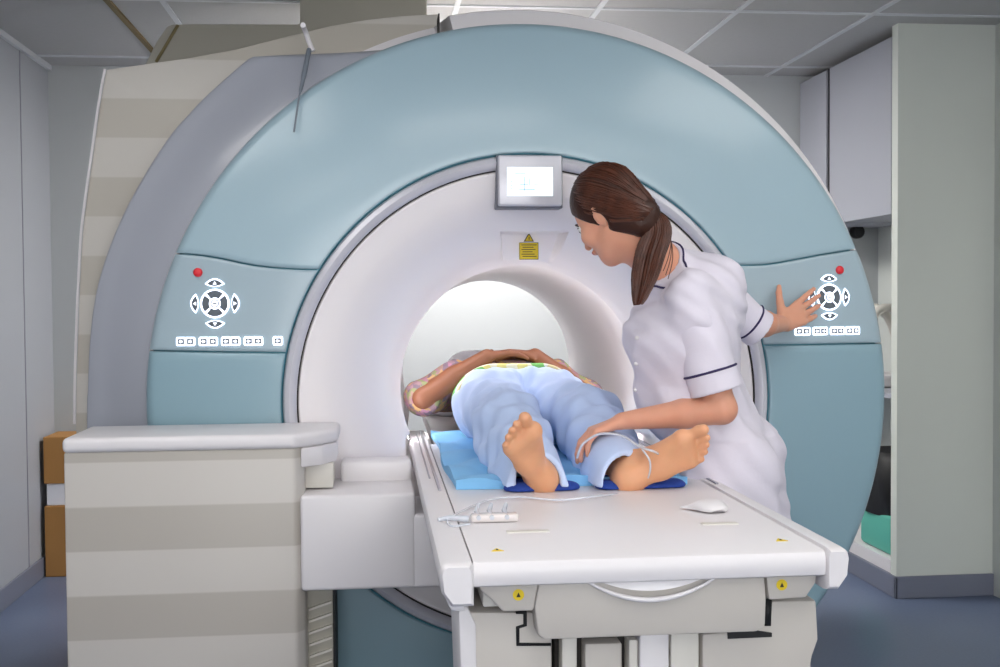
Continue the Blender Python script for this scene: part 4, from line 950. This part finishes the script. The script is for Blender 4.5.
def ringtube(c, axis, r, rad, name, m, parent, vol=None, n=48):
    """piping that hugs the cloth: each point is marched out to the cloth surface"""
    a = nrm(axis); e1 = nrm(np.cross(a, (0.3, 1, .2))); e2 = np.cross(a, e1); pts = []
    for i in range(n+1):
        t = 2*PI*i/n; dr = e1*math.cos(t)+e2*math.sin(t); q = r
        if vol is not None:
            q = r*1.4
            while q > r*.6:
                p = c+dr*q; ii = np.clip(np.round((p-vol.lo)/vol.h).astype(int), 0, vol.n-1)
                if vol.d[tuple(ii)] < .001: break
                q -= .001
        pts.append(q)
    pts = np.array(pts[:-1]); pts = (pts+np.roll(pts, 1)+np.roll(pts, -1))/3; pts = np.r_[pts, pts[:1]]
    P3 = [tuple(c+(e1*math.cos(2*PI*i/n)+e2*math.sin(2*PI*i/n))*pts[i]) for i in range(n+1)]
    return MB().tube(P3, rad, 6, caps=False).build(name, m, parent)
ax = nrm(elL-shL); ceL = shL+ax*.262; SL = sleeve(shL, ceL, .064, .068, 0, 'l')
ceR = np.array(P(760, 330, Y=3.15)); axr = nrm(ceR-shR); SR = sleeve(shR, ceR, .056, .056, 2, 'r')
ringtube(ceL-ax*.055, ax, .071, .0032, 'piping', MT['navytrim'], tun, SL)
ringtube(ceR-axr*.04, axr, .057, .0032, 'piping', MT['navytrim'], tun, SR)
for q in range(3):
    p = P(637-1*q, 338+26*q, Y=2.9); yq = 2.8
    while yq < 3.1:
        p = P(637-1*q, 338+26*q, Y=yq); ii = np.round((p-TU.lo)/TU.h).astype(int)
        if (ii > 0).all() and (ii < TU.n).all() and TU.d[tuple(ii)] < .003: break
        yq += .003
    bm = bmesh.new(); bmesh.ops.create_uvsphere(bm, u_segments=12, v_segments=6, radius=.006); bmesh.ops.translate(bm, vec=Vector(p), verts=bm.verts[:]); MB().from_bm(bm).build('button', MT['white_p'], tun)
ringtube(NK+nd*.036, nd, .066, .0028, 'collar_piping', MT['navytrim'], tun, TU)
# trousers, shoes
for sg in (-1, 1):
    hp = hip+rv*.085*sg; v = Vol((hp[0]-.13, hp[1]-.13, .04), (hp[0]+.14, hp[1]+.13, .75), .007)
    v.bone((hp[0], hp[1], .72), (hp[0], hp[1], .48), .092, .072, .03); v.bone((hp[0], hp[1], .48), (hp[0]+.02, hp[1], .07), .072, .062, .03); v.half((0, 0, .06), (0, 0, -1)); vol_object(v, 'trouser_leg', MT['navytrim'], nur, 1)
    fp0 = np.array((hp[0]+.03, hp[1], .045)); v = Vol(fp0-np.array((.28, .14, .045)), fp0+np.array((.08, .16, .08)), .005)
    v.bone(fp0, fp0+fv*.10, .042, .042, .02).bone(fp0+fv*.1, fp0+fv*.19+np.array((0, 0, -.01)), .042, .036, .02); v.half((0, 0, .002), (0, 0, -1)); vol_object(v, 'shoe', MT['black'], nur, 1)
# face details
for sx_ in (-1, 1):
    e_ = H(sx_*.030, .0705, .002); mb_ = MB(); bm = bmesh.new(); bmesh.ops.create_uvsphere(bm, u_segments=16, v_segments=10, radius=.0115)
    bmesh.ops.translate(bm, vec=Vector(e_), verts=bm.verts[:]); mb_.from_bm(bm); eye = mb_.build('eye', mat('eye_white', (235, 232, 228), .2), nur)
    bm = bmesh.new(); bmesh.ops.create_uvsphere(bm, u_segments=12, v_segments=8, radius=.0055); bmesh.ops.translate(bm, vec=Vector(H(sx_*.030, .0785, 0)), verts=bm.verts[:]); MB().from_bm(bm).build('iris', mat('brown_iris', (70, 44, 28), .2), eye)
    MB().tube([tuple(H(sx_*x, y, z)) for x, y, z in ((.014, .083, .018), (.028, .081, .022), (.042, .069, .016))], [.0015, .0028, .001], 6).build('eyebrow', MT['hair'], nur)
    MB().tube([tuple(H(sx_*x, y, z)) for x, y, z in ((.019, .079, .008), (.030, .0815, .011), (.041, .073, .006))], [.001, .0018, .001], 6).build('eyelashes', MT['black'], nur)
mb_ = MB(); bm = bmesh.new(); bmesh.ops.create_uvsphere(bm, u_segments=16, v_segments=8, radius=1)
for q in bm.verts: q.co = Vector(H(q.co.x*.020, .0925+q.co.y*.006, -.062+q.co.z*.007))
mb_.from_bm(bm); mb_.build('lips', mat('lip_pink', (190, 104, 98), .4), nur)
# hair: cap, combed strands to the tie, ponytail
v = Vol(HC-.17, HC+.17, .003)
v.ell(H(0, -.016, .030), (.079, .098, .091), HM, .01); v.bone(H(0, -.05, -.03), H(0, -.088, -.068), .066, .03, .03); v.bone(H(.050, -.025, -.03), H(.03, -.07, -.06), .032, .026, .02); v.bone(H(-.050, -.025, -.03), H(-.03, -.07, -.06), .032, .026, .02)
v.half(H(0, .058, .030), Fl*.83-Ur*.55); v.bone(H(0, -.055, -.05), H(0, -.07, -.095), .060, .040, .03); v.bone(H(.045, -.035, -.05), H(.03, -.06, -.09), .030, .022, .02); v.bone(H(-.045, -.035, -.05), H(-.03, -.06, -.09), .030, .022, .02)
v.half(H(0, -.02, -.098), -Ur*.8+Fl*.6)
for sx_ in (-1, 1): v.ell(H(sx_*.088, .004, -.036), (.03, .026, .036), HM, 0, op='cut')
hair = vol_object(v, 'hair', MT['hair'], nur, 2); tagp(hair, 'brown hair drawn back into a low ponytail')
TIE = H(-.004, -.100, -.080)
hairvol = v
def cap_r(dirl):
    """distance from H(0,-.016,.03) out to the hair surface along a local direction"""
    w3 = Lr*dirl[0]+Fl*dirl[1]+Ur*dirl[2]; c = H(0, -.016, .03); q = .05; last = .078
    while q < .15:
        ii = np.round((c+w3*q-hairvol.lo)/hairvol.h).astype(int)
        if (ii < 0).any() or (ii >= hairvol.n).any(): break
        if hairvol.d[tuple(ii)] < 0: last = q
        q += .002
    return last
rnd = random.Random(4); st = MB(); tie_dir = nrm((0, -.082, -.102))
for i in range(330):
    an = 2*PI*i/330+rnd.uniform(-.02, .02)
    # start directions around the hairline: a cone about the forward axis, lower at the temples
    el_ = rnd.uniform(.2, 1.0); hl = nrm((math.sin(an), .0, math.cos(an)))
    fw_ = .80*el_-.25 if math.cos(an) > -.2 else -.35*el_-.35
    s0 = nrm((hl[0], fw_, hl[2]))
    om = math.acos(max(-1, min(1, s0@tie_dir))); pts = []; K = 11
    for k in range(K):
        t = k/(K-1)*.97; dl = nrm((math.sin((1-t)*om)*s0+math.sin(t*om)*tie_dir)/max(1e-4, math.sin(om)))
        r_ = cap_r(dl); pts.append(H(0, -.016, .03)+(Lr*dl[0]+Fl*dl[1]+Ur*dl[2])*(r_+.0006+.0012*rnd.random()*math.sin(PI*t)))
    if math.hypot(*(pts[0]-H(0, -.016, .03))[:2]) < .03 and False: continue
    st.tube([tuple(p) for p in pts], [.0006]+[rnd.uniform(.0014, .0026)]*(K-2)+[.001], 5, caps=False)
st.build('hair_strands', MT['hair2'], hair)
pc = [np.array(q) for q in (TIE, TIE+np.array((.010, -.016, -.045)), P(650, 256, Y=2.84), P(643, 286, Y=2.81), P(637, 309, Y=2.80))]
pc = spline(pc, 8); pr = np.interp(np.linspace(0, 1, len(pc)), [0, .12, .4, .65, .9, 1], [.010, .028, .042, .036, .016, .005]); st = MB()
pax = nrm((1, -.25, .1)); pay = nrm((.25, 1, 0))
for i in range(260):
    t0 = rnd.uniform(0, 2*PI); rq = math.sqrt(rnd.random()); wv = rnd.uniform(-.3, .3); en = rnd.uniform(.72, 1.0)*len(pc); row = []
    for k in range(0, int(en), 2):
        a_ = t0+wv*k/len(pc); o3 = pax*math.cos(a_)*pr[k]*rq+pay*math.sin(a_)*pr[k]*rq*.6; row.append(tuple(pc[k]+o3))
    if len(row) > 3: st.tube(row, [.0022]*(len(row)-1)+[.0006], 5, caps=False)
for i in range(3):
    st.tube([tuple(p) for p in spline([pc[5]+np.array((.01, 0, 0)), pc[11]+np.array((.035, -.01, 0)), pc[16]+np.array((.045+.005*i, -.012, -.004*i)), pc[20]+np.array((.040+.006*i, -.012, -.01*i))], 4)], .0012, 4, caps=False)
tagp(st.build('ponytail', MT['hair2'], hair), 'long brown ponytail hanging over the shoulder')
bm = bmesh.new()
d3 = nrm(pc[3]-pc[0]); MB().tube([tuple(TIE+d3*.0), tuple(TIE+d3*.005), tuple(TIE+d3*.012), tuple(TIE+d3*.016)], [.013, .0165, .0165, .013], 14).build('hair_tie', MT['hairtie'], hair)

# ------------------------------------------------------------------ tubing and small fittings on the table
tp = [P(700, 470, Y=2.95), P(672, 462, Y=2.86), P(655, 452, Y=2.72), P(640, 447, Y=2.74), P(622, 436, Y=2.80), P(600, 434, Y=2.84), P(583, 444, Y=2.86), P(577, 458, Y=2.88)]
t1 = MB().tube(spline([tuple(p) for p in tp], 8), .0031, 8).build('tubing', MT['clear'], None); tagp(t1, 'thin clear tube looping over the nurse hand and the trouser leg', 'tube')
tp = [P(642, 449, Y=2.735), P(650, 462, Y=2.73), P(648, 478, Y=2.75), P(637, 491, Y=2.80), (float(P(600, 496, Z=TZ+.005)[0]), float(P(600, 496, Z=TZ+.005)[1]), TZ+.006)]
for (x, y) in ((560, 500), (520, 497), (490, 500), (460, 512), (448, 520), (452, 526), (470, 524)): tp.append(P(x, y, Z=TZ+.006))
t2 = MB().tube(spline([tuple(p) for p in tp], 8), .0024, 8).build('tubing', MT['clear'], None); tagp(t2, 'thin clear tube round the right heel and across the white tabletop', 'tube')
c0 = P(497, 522, Z=TZ)
t = thing('tube_connector', tuple(c0), 'clear plastic tube connector block lying near the left rail of the table', 'connector')
cb = MB()
cb.box((c0[0]-.055, c0[1]-.012, TZ+.001), (c0[0]+.045, c0[1]+.02, TZ+.018), .005, 3); cb.build('connector_body', mat('frosted_plastic', (222, 214, 212), .25, coat=.5), t)
for q in (-.04, -.012, .02): MB().tube([(c0[0]+q, c0[1]-.016, TZ+.012), (c0[0]+q, c0[1]+.045, TZ+.016), (c0[0]+q+.006, c0[1]+.06, TZ+.028)], [.005, .006, .004], 8).build('nozzle', MT['clear'], t)
MB().tube([(c0[0]-.06, c0[1], TZ+.008), (c0[0]-.10, c0[1]+.004, TZ+.011), (c0[0]-.125, c0[1]-.004, TZ+.009)], [.007, .006, .004], 8).build('cap', MT['clear'], t)
c1 = P(713, 512, Z=TZ); v = Vol((c1[0]-.07, c1[1]-.07, TZ-.01), (c1[0]+.07, c1[1]+.08, TZ+.05), .002)
v.ell((c1[0], c1[1]+.015, TZ+.008), (.036, .046, .019), None, .01); v.bone((c1[0]-.03, c1[1]+.02, TZ+.007), (c1[0]-.06, c1[1]+.04, TZ+.004), .010, .004, .015); v.half((0, 0, TZ+.0035), (0, 0, -1)); v.ell((c1[0]+.008, c1[1]-.03, TZ+.002), (.018, .014, .007), None, 0, op='cut')
cw = vol_object(v, 'call_bulb', MT['white_p'], None, 1); tagp(cw, 'small rounded white handset lying near the right edge of the tabletop', 'handset')
